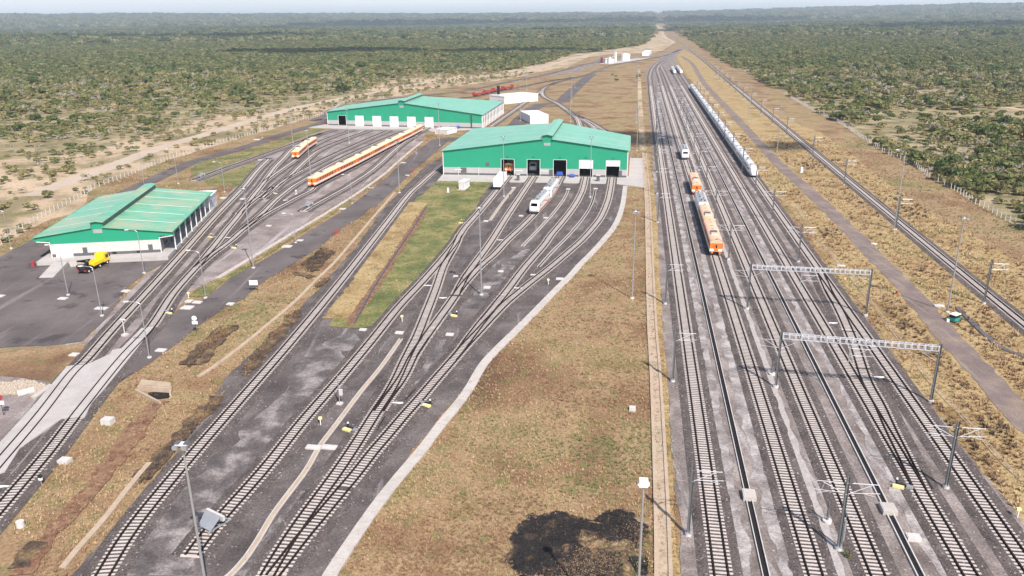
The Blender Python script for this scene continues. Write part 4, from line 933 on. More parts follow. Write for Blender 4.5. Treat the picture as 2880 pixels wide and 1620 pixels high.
# ------------------------------------------------------------------ drains, kerbs, channels
M['dust']=ground('pale_dusty_cable_strip',[(.3,(.33,.30,.285)),(.6,(.42,.38,.365)),(.75,(.2,.175,.165))],.5,(.75,1.2),3.5,bd=.03)
M['dust3']=ground('dust_on_dark_gravel',[(.36,(.085,.073,.071)),(.5,(.13,.113,.109)),(.6,(.24,.21,.20)),(.72,(.30,.265,.255))],.22,(.6,1.4),3.6,bd=.05)
M['dust2']=ground('patchy_pale_dust',[(.38,(.2,.175,.165)),(.5,(.30,.265,.255)),(.62,(.42,.385,.37))],.28,(.65,1.3),3.4,bd=.03)
def piece_run(name,label,cat,P,w,z0,z1,m,step,prof=None,lip=.03,group=None):
    """a run of separate concrete pieces, each its own part, joints left open"""
    P=smooth(catmull(P,.5),40); d=np.hypot(*np.diff(P,axis=0).T); c=np.concatenate([[0],np.cumsum(d)]); n=int(c[-1]/step)
    o0=P[0]; t=thing(name,label,cat,(o0[0],o0[1],0),0,group); rest=MB()
    for i in range(n):
        a=i*step+.03;b=(i+1)*step-.03
        pa=np.array([np.interp(a,c,P[:,0]),np.interp(a,c,P[:,1])]);pb=np.array([np.interp(b,c,P[:,0]),np.interp(b,c,P[:,1])])
        dv=(pb-pa)/np.hypot(*(pb-pa)); nn=np.array([dv[1],-dv[0]]); ww=w/2*(1+.02*rng.uniform(-1,1)); zz=z1+rng.uniform(-.015,.015)
        q=[pa-nn*ww-o0,pa+nn*ww-o0,pb+nn*ww-o0,pb-nn*ww-o0]; mb=MB() if i<280 else rest
        k=nn*ww*.35
        if prof=='dish':
            ss=[(-ww,zz),(-ww*.4,zz-.12),(ww*.4,zz-.12),(ww,zz)]
            v=[]
            for p in (pa,pb):
                for off,z in ss+[(ww,z0),(-ww,z0)]: v.append((*(p+nn*off-o0),z))
            mb.add(v,[(0,1,7,6)[::-1],(1,2,8,7)[::-1],(2,3,9,8)[::-1],(3,4,10,9)[::-1],(5,0,6,11)[::-1],(0,1,2,3,4,5),(6,7,8,9,10,11)[::-1]],m)
        else: mb.prism([tuple(x) for x in q],z0,zz,m)
        if i<280: mb.build('slab',None,t)
    if rest.v: props(rest.build('slabs',None,t),kind='stuff')
    return t
piece_run('concrete_gutter','broad pale concrete gutter curving along the edge of the workshop yard','gutter',PL('Z2 2248,500 2212,740 2130,950 2000,1115 1850,1280 1700,1430 E 2490,330 2230,590 2000,830 1800,1030 1600,1225 1440,1400 C 2400,570 2220,800 2030,1030 1890,1230 D 2020,240 1850,450 1700,640 1500,930 1350,1150 1190,1400')+[(-22,62)],1.6,-.1,.24,M['gut'],2.3)
piece_run('concrete_gutter','long pale kerb strip between the depot tracks and the access road','gutter',PL('A 530,1222 900,1000 1400,700 1800,460 2200,200 2470,0 Z4 1040,945 1250,760 1410,630'),1.2,-.1,.22,M['gut'],3.)
piece_run('concrete_gutter','pale V-shaped gutter at the foot of the grassy verge on the right','gutter',PL('20 2576,1900')[:0]+PL('Z3 1000,560 1090,690 21 860,130 1000,340 1230,600 1440,860 1650,1130 1880,1449 22 2190,330 2420,600 2576,745'),.8,-.1,.14,M['dirtyconc'],3.,'dish')
piece_run('concrete_gutter','dark-stained kerb beside the gravel road, lower right','gutter',PL('H 1350,680 1600,930 1900,1210 2200,1449')+[(97,118),(99,95)],.9,-.1,.25,M['plinth'],2.5)
piece_run('concrete_gutter','narrow weathered gutter in the bank below the access road','gutter',PL('A 2540,250 2340,480 2100,760 1850,1050 1600,1290 1450,1449 01 1650,1300 1420,1449'),.8,-.1,.24,M['dirtyconc'],3.)
piece_run('concrete_gutter','broken pale gutter left of the leftmost long track, bottom left','gutter',PL('02 1130,600 960,800 820,990 700,1130 560,1280 430,1449'),.75,-.1,.26,M['dirtyconc'],2.)
def channel(name,label,P,w,bed,lipm,lw=.22,h=.34,bedz=.09,piecew=4.):
    t=thing(name,label,'drain',(0,0,0),0,None); P=catmull(P,1.)
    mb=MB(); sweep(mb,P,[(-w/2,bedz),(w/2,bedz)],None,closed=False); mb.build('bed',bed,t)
    for s in (-1,1):
        mb=MB(); a=s*(w/2);b=s*(w/2+lw); sweep(mb,P,[(min(a,b),.0),(min(a,b),h),(max(a,b),h),(max(a,b),.0)]); mb.build('kerb',lipm,t)
    return t
channel('open_drain','black open drain with pale kerbs between the first and second yard tracks',[G('n',1854+(y-284)*.2246,y) for y in (1700,900,290)],.62,M['drainshade'],M['whitedirty'],.10,.3)
channel('open_drain','black open drain with white kerbs between the third and fourth yard tracks',[G('n',VX+(y-VY)*.4995,y) for y in (1700,900,290)],.62,M['drainshade'],M['whitedirty'],.13,.3)
channel('open_drain','sand-filled twin-kerb drain beside the buffer stop track',PL('E 515,1105 270,1449 C 1200,560 900,960 720,1200 580,1449 D 560,700 30,1449')+[(-38,63)],.42,M['dirtyconc'],M['gut'],.2,.2)
channel('open_drain','short twin-kerb drain below the wagon outside the workshop',PL('Z2 990,530 860,690 720,890'),.5,M['dirtyconc'],M['gut'],.2)
channel('open_drain','curving twin-kerb drain right of the two white locomotives',PL('Z2 1600,555 1560,640 1450,790 1300,960 1085,1185'),.5,M['yardmid'],M['gut'],.2)
channel('open_drain','long curved drain between the fourth and fifth door tracks',PL('Z2 1908,545 1885,650 1840,760 1760,880 1600,1070 1430,1240 1268,1420'),.5,M['drainshade'],M['gut'],.18)
channel('open_drain','sandy drain down the right edge of the central grass field',PL('F 2060,1010 11 2310,40 2345,1000 2375,1449 12 2430,1449')+[(14.6,63)],1.1,M['dirtyconc'],M['dirtyconc'],.45,.28,.12)
strip('sandy_verge',PL('F 2075,1010 11 2345,40 2385,1000 2415,1449 12 2490,1449')+[(16.9,63)],2.,.10,M['grass_tan'],.25)
strip('sandy_track',PL('F 2000,60 2020,560 2050,1010'),3.,.08,M['sand'],.5)
strip('pale_dust_strip',PL('C 2130,-30 2000,200 1870,380 1790,500'),1.3,.09,M['dust3'],.5)
strip('pale_dust_strip',PL('E 60,1120 C 900,60 600,500 330,840 60,1150 02 1500,900 1150,1449'),7.5,.085,M['dust3'],2.)
strip('pale_dust_strip',PL('D 900,500 600,830 330,1200 130,1449'),1.2,.09,M['dust3'],.5)
strip('pale_dust_strip',PL('E 2060,60 1780,240 1500,520 1300,760'),4.,.085,M['dust3'],1.2)
strip('pale_dust_strip',[G('n',VX+(y-VY)*.359,y) for y in (1700,900,260)],.9,.09,M['dust'],.3)
strip('pale_dust_strip',[G('n',VX+(y-VY)*.192,y) for y in (1700,900,260)],1.3,.09,M['dust2'],.7)
strip('pale_dust_strip',[G('n',VX+(y-VY)*.262,y) for y in (1700,900,260)],1.5,.09,M['dust2'],.8)
strip('pale_dust_strip',[G('n',VX+(y-VY)*.545,y) for y in (1700,900,260)],1.7,.09,M['dust2'],.8)
# catch pits and concrete pads
def pad(label,k,x,y,w,d,h=.3,m='whitedirty',rot=None,cat='concrete cover',name='concrete_cover',grp='concrete covers and pads in the yards'):
    p=G(k,x,y,.15); o=MB().box(-w/2,-d/2,0,w/2,d/2,h).box(-w/2+.12,-d/2+.12,h,w/2-.12,d/2-.12,h+.03).build(name,M[m]); o.location=(p[0],p[1],.0); o.rotation_euler=(0,0,-R(9) if rot is None else rot)
    return props(o,label,cat,grp)
pad('cream concrete catch pit on the black drain between the first two yard tracks','22',500,850,1.6,1.9,.7,'gut')
pad('cream concrete catch pit on the black drain between the third and fourth yard tracks','22',1550,955,1.7,1.9,.7,'gut')
pad('white concrete cover below the right-hand catch pit','22',1740,1165,1.5,1.1,.5)
pad('small catch pit far up the first black drain','F',2225,432,1.8,2.2,.6,'gut')
pad('small catch pit far up the second black drain','K',1440,1158,1.8,2.2,.6,'gut')
for L_,k,x,y,w,d in (('white cover left of the long twin-kerb drain top','E',497,1030,1.6,1.1),('white cover above the mottled gravel streak','E',1068,1050,1.5,1.1),('white cover right of the tall lamp in the track fan','E',1490,517,1.5,1.3),('white cover highest of those beside the tall fan lamp','E',1645,335,1.3,1.),('white cover left of the tall fan lamp','E',1137,390,1.2,.9),('white cover between the two right-hand fan tracks','E',2010,377,1.2,.9),('white cover beside the pale gutter bend','E',2312,420,1.7,1.2),('white cover on the tip of the green wedge','E',85,995,1.4,.9),('left white slab straddling the twin-kerb drain','C',650,1200,2.1,1.0),('right white slab straddling the twin-kerb drain','C',832,1200,2.1,1.0),
    ('white pad at the asphalt edge near the warehouse','Z1',1425,880,1.7,1.2),('white pad beside the left parking lamp','Z1',712,965,1.9,1.2),('white pad behind the second parking lamp','Z1',1148,1077,2.6,1.3),('white pad at the left frame edge on the asphalt','Z1',5,937,1.6,1.2),('large white pad by the turnout lever','Z1',2120,1068,2.4,1.9),('white pad beside the yellow-topped post','Z1',2143,993,1.5,1.2),('white pad at the foot of the curved-arm lamp','Z1',2235,1008,1.9,1.3),('white pad on the road edge left of the notice board','01',1740,845,1.5,1.2),('white pad on the road below the concrete slab lamp','01',1215,1195,1.8,1.2),
    ('pale pad in the grass below the parking lot','01',560,1228,1.5,1.3),('white pad at the foot of the kerb lamp','A',1320,858,2.4,1.9),('white pad right of the kerb lamp','A',1465,790,1.7,1.2),('white pad beside the pale kerb, mid road','A',1948,432,1.9,1.3),('white pad at the road edge below the red hydrant','A',2272,190,1.9,1.3),('white pad right of the depot turnout','A',1112,624,1.5,1.),('white pad on the ballast near the annex','A',598,308,1.9,1.6),('pale round pad at the tall depot lamp','A',818,320,1.9,1.3),
    ('white pad on the road near the workshop corner','B',1948,835,2.,1.4),('white pad on the upper road','B',2312,555,2.,1.4),('white pad at the lawn lamp','B',2357,697,1.5,1.),('pale pad on the far perimeter road edge','B',655,292,3.,2.),('white pad in the triangle grass','B',690,522,1.6,1.1),('white pad among the upper depot tracks','B',1085,362,1.8,1.2),
    ('white pad in the gravel left of the locomotives','Z2',1068,833,1.3,1.),('white pad left of the short drain','Z2',672,892,1.4,1.1),('white pad below the small shrub','Z2',1350,856,1.4,.8),('white box on top of the first small drain','Z2',985,515,1.5,1.),('white box at the head of the second drain','Z2',1603,530,1.5,1.),('white box at the head of the third drain','Z2',1912,525,1.5,1.),('white pad beside the gravel road and tall lamp','I',1775,884,2.,1.),('pale pad beside the upper gravel road','I',1037,183,1.5,.9),('pale pad on the narrow verge gutter','I',665,430,1.9,.7)):
    pad(L_,k,x,y,w,d)
pad('small white cover standing in the central grass field','12',2197,190,1.,.9,.55)
pad('grey concrete chamber with a steel lid in the lower left grass','g',1225,760,1.6,1.3,.9,'whitedirty')
pad('pale concrete cover beside the lower left track','g',735,1195,1.5,1.2,.5)
for L_,k,x,y in (('upper white marker bar left of the steep curve','E',818,497),('white marker bar right of the steep curve','E',990,637),('white marker bar between the two gutter-side tracks','E',1840,526),('white marker bar beside the nearest yellow point machine','C',1607,698),('white marker bar below the upper portal','21',1135,990),('white marker bar right of the warehouse turnout','A',650,758),('white marker bar below the orange train nose','A',1305,335),('white marker bar right of the third workshop track','Z2',830,1108),('white marker bar left of the depot fan turnout','A',1055,236),('white marker bar between the lower portal tracks','22',1480,-50),('white marker bar at the bottom left frame edge','02',20,775)):
    p=G(k,x,y,.2); o=MB().box(-.85,-.13,0,.85,.13,.28).build('marker_bar',M['white']); o.location=(p[0],p[1],.05); o.rotation_euler=(0,0,-R(3)); props(o,L_,'marker bar','white marker bars between tracks')
# ------------------------------------------------------------------ lamps
def lamp(label,bk,bx,by,tk,tx,ty,kind='pole',h=None):
    b=G(bk,bx,by,.1) if isinstance(bk,str) else bk; h=height(b,tk,tx,ty) if h is None else h
    t=thing('lamp_post',label,'lamp post',(b[0],b[1],0),R(rng.uniform(-8,8)),'lamp posts of the yards')
    r=.17 if h>14 else .11
    MB().tube((0,0,.25),(0,0,h),r,None,7,r*.55).build('pole',M['steel'],t); MB().tube((0,0,0),(0,0,.3),.48 if h>14 else .4,None,10,.4).build('footing',M['whitedirty'],t)
    if kind=='arm':
        MB().tube((0,0,h),(-.5,0,h+.35),.06).tube((-.5,0,h+.35),(-2.0,0,h+.55),.05).build('arm',M['steel'],t); MB().box(-2.8,-.16,h+.48,-1.9,.16,h+.62).build('lamp_head',M['white'],t)
    elif kind=='twin':
        hd=MB().box(-.6,-.36,h-.05,.6,.36,h+.06); o=hd.build('lamp_frame',M['white'],t)
        for x in (-.45,.45): MB().box(x-.25,-.75,h-.3,x+.25,-.4,h+.05).build('floodlight',M['steel'],o)
        for x in (-.45,.45): MB().box(x-.22,-.3,h+.08,x+.22,.3,h+.2).build('floodlight',M['plinth'],o)
    else:
        MB().box(-.5,-.22,h-.08,.5,.22,h+.1).build('lamp_head',M['white'],t)
    return t
LP=[('tall lamp in the middle of the workshop track fan','11',1057,775,'11',1043,118,'twin'),('tall thin lamp in the central grass beside the sandy drain','11',2194,800,'11',2216,145,'twin'),
('tall lamp right of the gravel road, near the small green three-wheeler','21',1997,905,'21',2115,195,'twin'),
('tall lamp beside the access road, left of the notice board','A',937,1100,'A',820,200,'twin'),('curved-arm lamp at the road edge above the round sign','A',395,1440,'A',325,930,'arm'),
('lamp at the pale kerb by the big white pad','A',1415,815,'A',1385,500,'arm'),('lamp at the kerb beside the siding buffer stop','A',2055,370,'A',2025,60,'arm'),('parking lot lamp right of the yellow lorry','01',1088,612,'01',1025,300,'arm'),
('parking lot lamp left of the loading ramp','01',515,778,'01',420,415,'arm'),('parking lot lamp below the yellow lorry','01',770,935,'01',705,575,'arm'),('lamp in the road beside the concrete slab','01',1128,1250,'01',1050,845,'arm'),
('lamp by the left fence behind the warehouse','01',85,425,'01',25,150,'arm'),('lamp in the depot grass strip, tallest on the upper left','B',1060,325,'B',1025,25,'twin'),('lamp beyond the perimeter road','B',715,270,'B',700,120,'arm'),('lamp beside the warehouse annex','B',290,885,'B',240,560,'arm'),
('tall lamp among the depot tracks before the open door','Z4',572,650,'Z4',540,270,'twin'),('tall lamp at the nose of the long orange train','Z4',138,1035,'Z4',85,510,'twin'),('lamp right of the long orange train','Z4',1330,770,'Z4',1320,540,'arm'),
('tall lamp before the far depot, right end','Z4',1597,680,'Z4',1575,200,'twin'),('tall lamp at the access road bend','Z4',1142,1215,'Z4',1115,640,'twin'),('tall lamp in front of the first workshop door','Z2',875,612,'F',485,825,'twin'),('tall lamp in front of the fourth workshop door','Z2',1850,620,'F',1470,830,'twin'),
('tall lamp left of the junction behind the depot','F',657,640,'F',655,190,'twin'),('very tall lamp in the far grass, left of the right yard','F',1970,660,'F',1998,15,'twin'),('lamp in the far grass right of the workshop','F',1975,980,'F',1998,485,'twin'),('lamp left of the far service road','F',1240,430,'F',1245,135,'twin'),
('lamp behind the workshop roof ridge','F',1225,655,'F',1228,265,'twin'),('lamp beside the far service road, upper one','F',1275,270,'F',1262,90,'twin'),('lamp on the sandy belt behind the depot','F',730,295,'F',727,35,'arm'),
('lamp right of the gravel road, second from the front','20',712,1140,'20',748,800,'twin'),('lamp right of the gravel road, third from the front','20',497,915,'20',520,655,'twin'),('lamp between gravel road and main line, far one','20',262,670,'20',275,505,'arm'),('lamp right of the main line near the fence, mid distance','I',1265,20,'20',1163,1145,'arm'),
('lamp beside the road left of the far depot','00',2210,1075,'00',2173,770,'twin'),('lamp behind the warehouse, standing by the perimeter road','00',1345,1385,'00',1300,1135,'arm'),('lamp left of the perimeter road behind the warehouse','00',1090,1400,'00',1055,1135,'arm'),
('lamp at the end of the sandy belt','F',857,185,'F',855,10,'arm')]
for a in LP:
    try: lamp(*a[:-1],kind=a[-1])
    except Exception as ex: print('lamp',a[0],ex)
# two poles whose feet are below the frame
def foot(top_k,tx,ty,slope_pt,h):
    """search the foot so that the head at height h meets the mark"""
    return G(top_k,tx,ty,h)
b=foot('12',2281,755,None,19.6); t=lamp('slender post with a square white camera box beside the sandy drain',b,0,0,'12',0,0,'pole',19.6)
MB().box(-.38,-.26,19.4,.38,.26,20.1).build('camera_box',M['white'],t)
b=foot('02',1375,452,None,19.6); t=lamp('tall lamp with twin heads standing between the two nearest tracks, bottom left',b,0,0,'02',0,0,'twin',19.6)
# ------------------------------------------------------------------ catenary masts and portals
def arms(t,h,sx,name='cantilever',r=.045,top=-.9):
    z=h+top; o=MB()
    o.tube((0,0,z),(sx*3.3,0,z+.05),r,None,5).tube((0,0,z-1.5),(sx*2.6,0,z-.05),r,None,5).tube((sx*.5,0,z-1.25),(sx*3.5,0,z-1.05),r*.8,None,5).tube((sx*2.4,0,z-.1),(sx*2.7,0,z-1.12),r*.6,None,4).tube((sx*1.9,0,z-1.2),(sx*3.1,0,z-1.5),r*.7,None,4)
    o=o.build(name,M['arm'],t)
    for zz in (z,z-1.5): MB().tube((sx*.15,0,zz),(sx*.5,0,zz+(.0 if zz==z else .2)),.07,None,6).build('insulator',M['plinth'],o)
    return o
def mast(h=9.7,sides=(1,-1),conc=.42):
    t=thing('catenary_mast','x','catenary mast')
    mb=MB().box(-.16,-.02,.3,.16,.02,h).box(-.17,-.15,.3,-.13,.15,h).box(.13,-.15,.3,.17,.15,h); mb.build('column',M['mast'],t)
    MB().tube((0,0,0),(0,0,.4),conc,None,12,conc*.95).build('footing',M['whitedirty'],t)
    MB().box(-.35,-.35,.4,.35,.35,.45).build('base_plate',M['steel'],t)
    for s in sides: arms(t,h,s); 
    return t
two=mast(9.7,(1,-1)); oneR=mast(9.7,(1,)); 
def row(pr,first,pts,grp,lab,extra,stepv):
    L=[tuple(p) for p in pts]; 
    for i in range(extra): L.append((L[-1][0]+stepv[0],L[-1][1]+stepv[1]))
    for i,p in enumerate(L):
        o=pr if (first and i==0) else copy_tree(pr)
        place(o,(p[0],p[1],0),-R(9.5),lab%ORD[i] if i<len(ORD) else lab%('far'),grp)
st=(6.7,39.6)
row(two,True,[G('22',1172,1250),G('21',345,510),G('21',240,212)],'masts between the second and third yard tracks','%s double-arm mast between the second and third yard tracks',9,st)
row(two,False,[G('22',1985,785),G('21',870,528),G('21',672,218)],'masts left of the outermost yard track','%s double-arm mast beside the outermost yard track',10,st)
row(oneR,True,[G('22',40,1142),G('f',1692,960),G('f',1673,765),G('11',2386,232)],'masts left of the first yard track','%s single-arm mast along the left edge of the right-hand yard',10,(6.9,39.6))
row(oneR,False,[G('I',2280,862),G('21',1605,285),G('20',1215,1400),G('20',978,1195),G('20',780,1030)],'masts along the single main line','%s single-arm mast along the far right main line',9,(7.2,45.))
# stays and balance weights on the nearest double mast
p=G('22',1172,1250); t=thing('balance_weight_column','stack of grey tension weights hanging beside the nearest double-arm mast','weight column',(p[0]+.45,p[1]+.1,0),-R(9.5))
for i in range(9): MB().tube((0,0,1.2+i*.3),(0,0,1.46+i*.3),.14,None,8).build('weight',M['steel'],t)
MB().tube((0,0,.3),(0,0,6),.025,None,4).build('rod',M['steel'],t)
for L_,(k,x,y) in (('short anchor stub post in the dust strip near the nearest mast',('22',1088,1045)),('short anchor stub post below the lower portal',('21',672,1382))):
    p=G(k,x,y); t=thing('anchor_post',L_,'anchor post',(p[0],p[1],0),0,'anchor stub posts'); MB().box(-.1,-.1,.3,.1,.1,2.9).build('column',M['mast'],t); MB().tube((0,0,0),(0,0,.4),.55,None,12).build('footing',M['whitedirty'],t)
def portal(label,pa,pb,h,drops):
    fr=Frame(pa,pb); L=fr.L; t=thing('catenary_portal',label,'portal gantry',(pa[0],pa[1],0),fr.rot)
    for x in (0,L):
        MB().box(x-.17,-.02,.3,x+.17,.02,h+.4).box(x-.18,-.16,.3,x-.14,.16,h+.4).box(x+.14,-.16,.3,x+.18,.16,h+.4).build('column',M['mast'],t)
        MB().tube((x,0,0),(x,0,.4),.45,None,12).build('footing',M['whitedirty'],t)
    z0,z1=h-.75,h; 
    for y in (-.32,.32):
        for z in (z0,z1): MB().box(.2,y-.055,z-.055,L-.2,y+.055,z+.055).build('beam_chord',M['arm'],t)
    n=int(L/.95)
    for i in range(n+1):
        x=.3+(L-.6)*i/n
        MB().box(x-.075,-.40,z0,x+.075,-.29,z1).box(x-.075,.29,z0,x+.075,.40,z1).box(x-.075,-.30,z1-.04,x+.075,.30,z1+.09).box(x-.075,-.30,z0-.04,x+.075,.30,z0+.05).build('beam_frame',M['arm'],t)
    dg=MB()
    for i in range(n):
        x=.3+(L-.6)*i/n; x2=.3+(L-.6)*(i+1)/n; dg.tube((x,-.3,z1),(x2,.3,z1),.03,None,4)
    props(dg.build('beam_diagonals',M['steel'],t),kind='stuff')
    for x in drops:
        d=MB().box(x-.07,-.07,h-4.0,x+.07,.07,z0-.05).build('drop_tube',M['steel'],t)
        a=MB(); z=h-1.6
        for y in (0,): a.tube((x,0,z),(x+3.1,0,z+.05),.035,None,5).tube((x,0,z-1.5),(x+2.5,0,z-.05),.035,None,5).tube((x+.4,0,z-1.2),(x+3.3,0,z-1.1),.03,None,5)
        a.build('cantilever',M['arm'],d)
    a=MB(); z=h-1.2; a.tube((0,0,z),(3.1,0,z),.035,None,5).tube((0,0,z-1.5),(2.5,0,z-.05),.035,None,5).tube((0,0,z),(-3.1,0,z),.035,None,5).tube((0,0,z-1.5),(-2.5,0,z-.05),.035,None,5).tube((-.4,0,z-1.3),(-3.3,0,z-1.1),.03,None,5).tube((L,0,z),(L-3.1,0,z),.035,None,5).tube((L,0,z-1.5),(L-2.5,0,z-.05),.035,None,5)
    a.build('cantilever',M['arm'],t)
    return t
portal('upper steel lattice portal spanning the right-hand tracks',G('21',485,885),G('21',1378,935),9.6,(10.,))
portal('lower steel lattice portal spanning the right-hand tracks, nearer the camera',G('f',1951,975),G('f',2341,1012),9.6,(10.5,))
# ------------------------------------------------------------------ fences
def fence(label,P,h,sp,dmax=1e9):
    P=catmull(P,.5); d=np.hypot(*np.diff(P,axis=0).T); c=np.concatenate([[0],np.cumsum(d)]); n=int(c[-1]/sp)
    t=thing('post_fence',label,'fence',(P[0][0],P[0][1],0)); o0=P[0]; pts=[(np.interp(i*sp,c,P[:,0])-o0[0],np.interp(i*sp,c,P[:,1])-o0[1]) for i in range(n+1)]
    pm=MB().box(-.13,-.13,-.2,.13,.13,h,None,.03).mesh('post',M['post']); far=MB()
    order=sorted(range(n+1),key=lambda i:pts[i][1]+o0[1])
    for k,i in enumerate(order):
        if k<298: 
            o=link('post',pm,t,(pts[i][0],pts[i][1],0),rng.uniform(-.3,.3)); o.scale=(1,1,rng.uniform(.92,1.06))
        elif pts[i][1]+o0[1]<900: far.box(pts[i][0]-.12,pts[i][1]-.12,0,pts[i][0]+.12,pts[i][1]+.12,h)
    if far.v: props(far.build('posts',M['post'],t),kind='stuff')
    w=MB()
    for z in (h*.3,h*.6,h*.9):
        for a,b in zip(pts[:-1],pts[1:]): w.add([(a[0],a[1],z-.015),(b[0],b[1],z-.015),(b[0],b[1],z+.015),(a[0],a[1],z+.015)],[(0,1,2,3)])
    props(w.build('wires',M['steel'],t),kind='stuff'); return t
fr_=[q for q in fence_r if q[1]<640 and q[1]>100]
fence('long fence of pale concrete posts along the edge of the right-hand bush',[(x-.5,y) for x,y in fr_],2.0,3.)
fence('fence of white concrete posts between the sandy belt and the perimeter road',PL('01 -60,430 0,395 110,330 240,240 400,150 640,25 00 700,1430 850,1375 1100,1275 1300,1195 1500,1130 1800,1045 2100,955 2460,862 10 60,770 400,730'),2.0,3.)
# ------------------------------------------------------------------ trackside equipment
def pmachine(label,k,x,y,side=1,rot=-.5):
    p=G(k,x,y,.3); t=thing('point_machine',label,'point machine',(p[0],p[1],.12),rot,'point machines at the turnouts')
    MB().box(-.45,-.3,0,.45,.3,.38,None,.04).build('machine_box',M['steel'],t)
    MB().box(side*.65-.0,-.75,0,side*.65+1.35*side,-.15,.3).build('yellow_cover',M['paleyellow'],t)
    MB().box(min(side*.5,side*1.7),.0,.05,max(side*.5,side*1.7),.35,.3).build('lever_stand',M['black'],t)
    MB().tube((side*1.6,.2,.25),(side*1.6,.2,.85),.12,None,8).build('weight_lever',M['black'],t); MB().tube((side*1.6,.2,.85),(side*1.6,.2,1.05),.16,None,8,.08).build('lever_cap',M['white'],t)
    return t
for a in (('point machine with a yellow cover right of the nearer gutter-side track','C',1870,690,1),('point machine with a yellow cover left of the merging tracks, nearest the camera','C',1130,1005,-1),('point machine beside the middle of the workshop fan','E',1065,815,1),('point machine between the outer tracks of the right-hand yard','22',1715,780,-1),('point machine near the large white pad left of the road','01',1255,900,1),('point machine left of the depot lead track','A',500,752,-1),('point machine right of the depot lead tracks','A',690,860,1),('small point machine below the siding buffer stop','A',1165,250,1),('point machine at the green wedge edge','Z2',440,912,-1)): pmachine(*a)
for i,(k,x0,y0,x1,y1) in enumerate((('C',1460,845,1370,1000),('C',1812,530,1690,655),('22',1800,645,1890,790),('01',1200,850,1150,905),('E',965,735,920,800))):
    a=G(k,x0,y0,.3);b=G(k,x1,y1,.3); t=MB().box(-.09,0,0,.09,(V2(b)-V2(a)).length,.16).build('heating_rod',M['black']); t.location=(a[0],a[1],.12); t.rotation_euler=(0,0,math.atan2(b[1]-a[1],b[0]-a[0])-math.pi/2)
    props(t,('black point rod right of the merging workshop tracks','black point rod beside the gutter-side turnout','black point rod right of the outer yard turnout','black point rod left of the depot lead track','black point rod left of the middle fan turnout')[i],'point rod','black point rods')
def bstop(label,k,x,y,rot,sc=1.):
    p=G(k,x,y,.3); t=thing('buffer_stop',label,'buffer stop',(p[0],p[1],.3),rot,'buffer stops'); t.scale=(sc,sc,sc)
    for sx in (-1,1):
        mb=MB(); X=sx*.75
        mb.tube((X,-1.4,.1),(X,.2,1.25),.09,M['steel'],5).tube((X,1.3,.1),(X,.2,1.25),.09,M['steel'],5).tube((X,-1.5,.12),(X,1.4,.12),.1,M['steel'],5); mb.build('side_frame',None,t)
        MB().tube((X*1.05,.2,1.1),(X*1.05,.75,1.1),.2,None,10).build('buffer',M['dark'],t)
    MB().box(-1.35,.05,.85,1.35,.35,1.4).build('crossbeam',M['whitedirty'],t)
    MB().add([(-1.2,-.1,1.4),(1.2,-.1,1.4),(1.0,-1.3,.35),(-1.0,-1.3,.35),(-1.2,-.05,1.46),(1.2,-.05,1.46),(1.0,-1.25,.4),(-1.0,-1.25,.4)],[(0,1,2,3),(7,6,5,4),(0,4,5,1),(1,5,6,2),(2,6,7,3),(3,7,4,0)]).build('brace_plate',M['steel'],t); return t
bstop('grey steel buffer stop near the end of the track, bottom left centre','02',1625,1062,-R(33),1.15)
bstop('white buffer stop on the short siding beside the pale kerb','A',1575,402,-R(32))
bstop('white buffer stop on the far left siding beside the green verge','A',362,68,-R(40))
p=G('B',785,512,.3); o=MB().box(-1.6,-.3,0,1.6,.3,.8).build('stop_block',M['plinth']); o.location=(p[0],p[1],0); o.rotation_euler=(0,0,-R(10)); props(o,'low dark stop block ending the warehouse track','stop block')
for L_,k,x,y in (('yellow-topped post right of the twin-kerb drain top','E',528,905),('yellow-topped post beside the pale gutter bend','E',2182,485),('yellow-topped post left of the nearest point machine','C',733,950),('yellow-topped post at the right frame edge','22',2525,1010),('yellow-topped post in the verge by the white pads','01',1425,800)):
    p=G(k,x,y); t=thing('marker_post',L_,'marker post',(p[0],p[1],0),0,'yellow-topped marker posts'); MB().tube((0,0,0),(0,0,1.1),.08,None,6).build('post',M['white'],t); MB().box(-.28,-.05,1.0,.28,.3,1.35,None,.03).build('yellow_cap',M['paleyellow'],t)
# cabinet post, small signals
p=G('C',950,715); t=thing('equipment_post','grey post with a white cabinet beside the buffer stop track','equipment post',(p[0],p[1],0),-.3); MB().tube((0,0,.3),(0,0,5.2),.1,None,7,.06).build('pole',M['steel'],t); MB().box(-.45,-.35,0,.45,.35,.35).build('footing',M['whitedirty'],t); MB().box(.1,-.2,1.7,.6,.2,2.7).build('cabinet',M['whitedirty'],t)
p=G('01',945,1085); t=thing('equipment_post','short white post with a cross arm between the slab track and warehouse track','equipment post',(p[0],p[1],0),-.3); MB().tube((0,0,.3),(0,0,3.4),.12,None,7,.09).build('pole',M['whitedirty'],t); MB().box(-.5,-.5,0,.5,.5,.4).build('footing',M['whitedirty'],t); MB().box(-.5,-.1,3.3,.7,.1,3.5).build('cross_arm',M['white'],t)
p=G('02',315,760); t=thing('shunting_signal','low black-headed shunting signal beside the lower left track','signal',(p[0],p[1],0),-.3); MB().tube((0,0,0),(0,0,.7),.07,None,6).build('post',M['steel'],t); MB().box(-.22,-.15,.7,.22,.15,1.05).build('white_box',M['white'],t); MB().tube((0,-.1,1.3),(0,.1,1.3),.3,None,10).build('black_head',M['black'],t)
p=G('A',1422,270); t=thing('shunting_signal','small white dwarf signal between the depot tracks near the train nose','signal',(p[0],p[1],0),0); MB().tube((0,0,0),(0,0,1.3),.09,None,6).build('post',M['white'],t); MB().box(-.45,-.3,0,.45,.3,.3).build('footing',M['whitedirty'],t); MB().box(-.25,-.15,1.2,.25,.15,1.6).build('signal_head',M['white'],t)
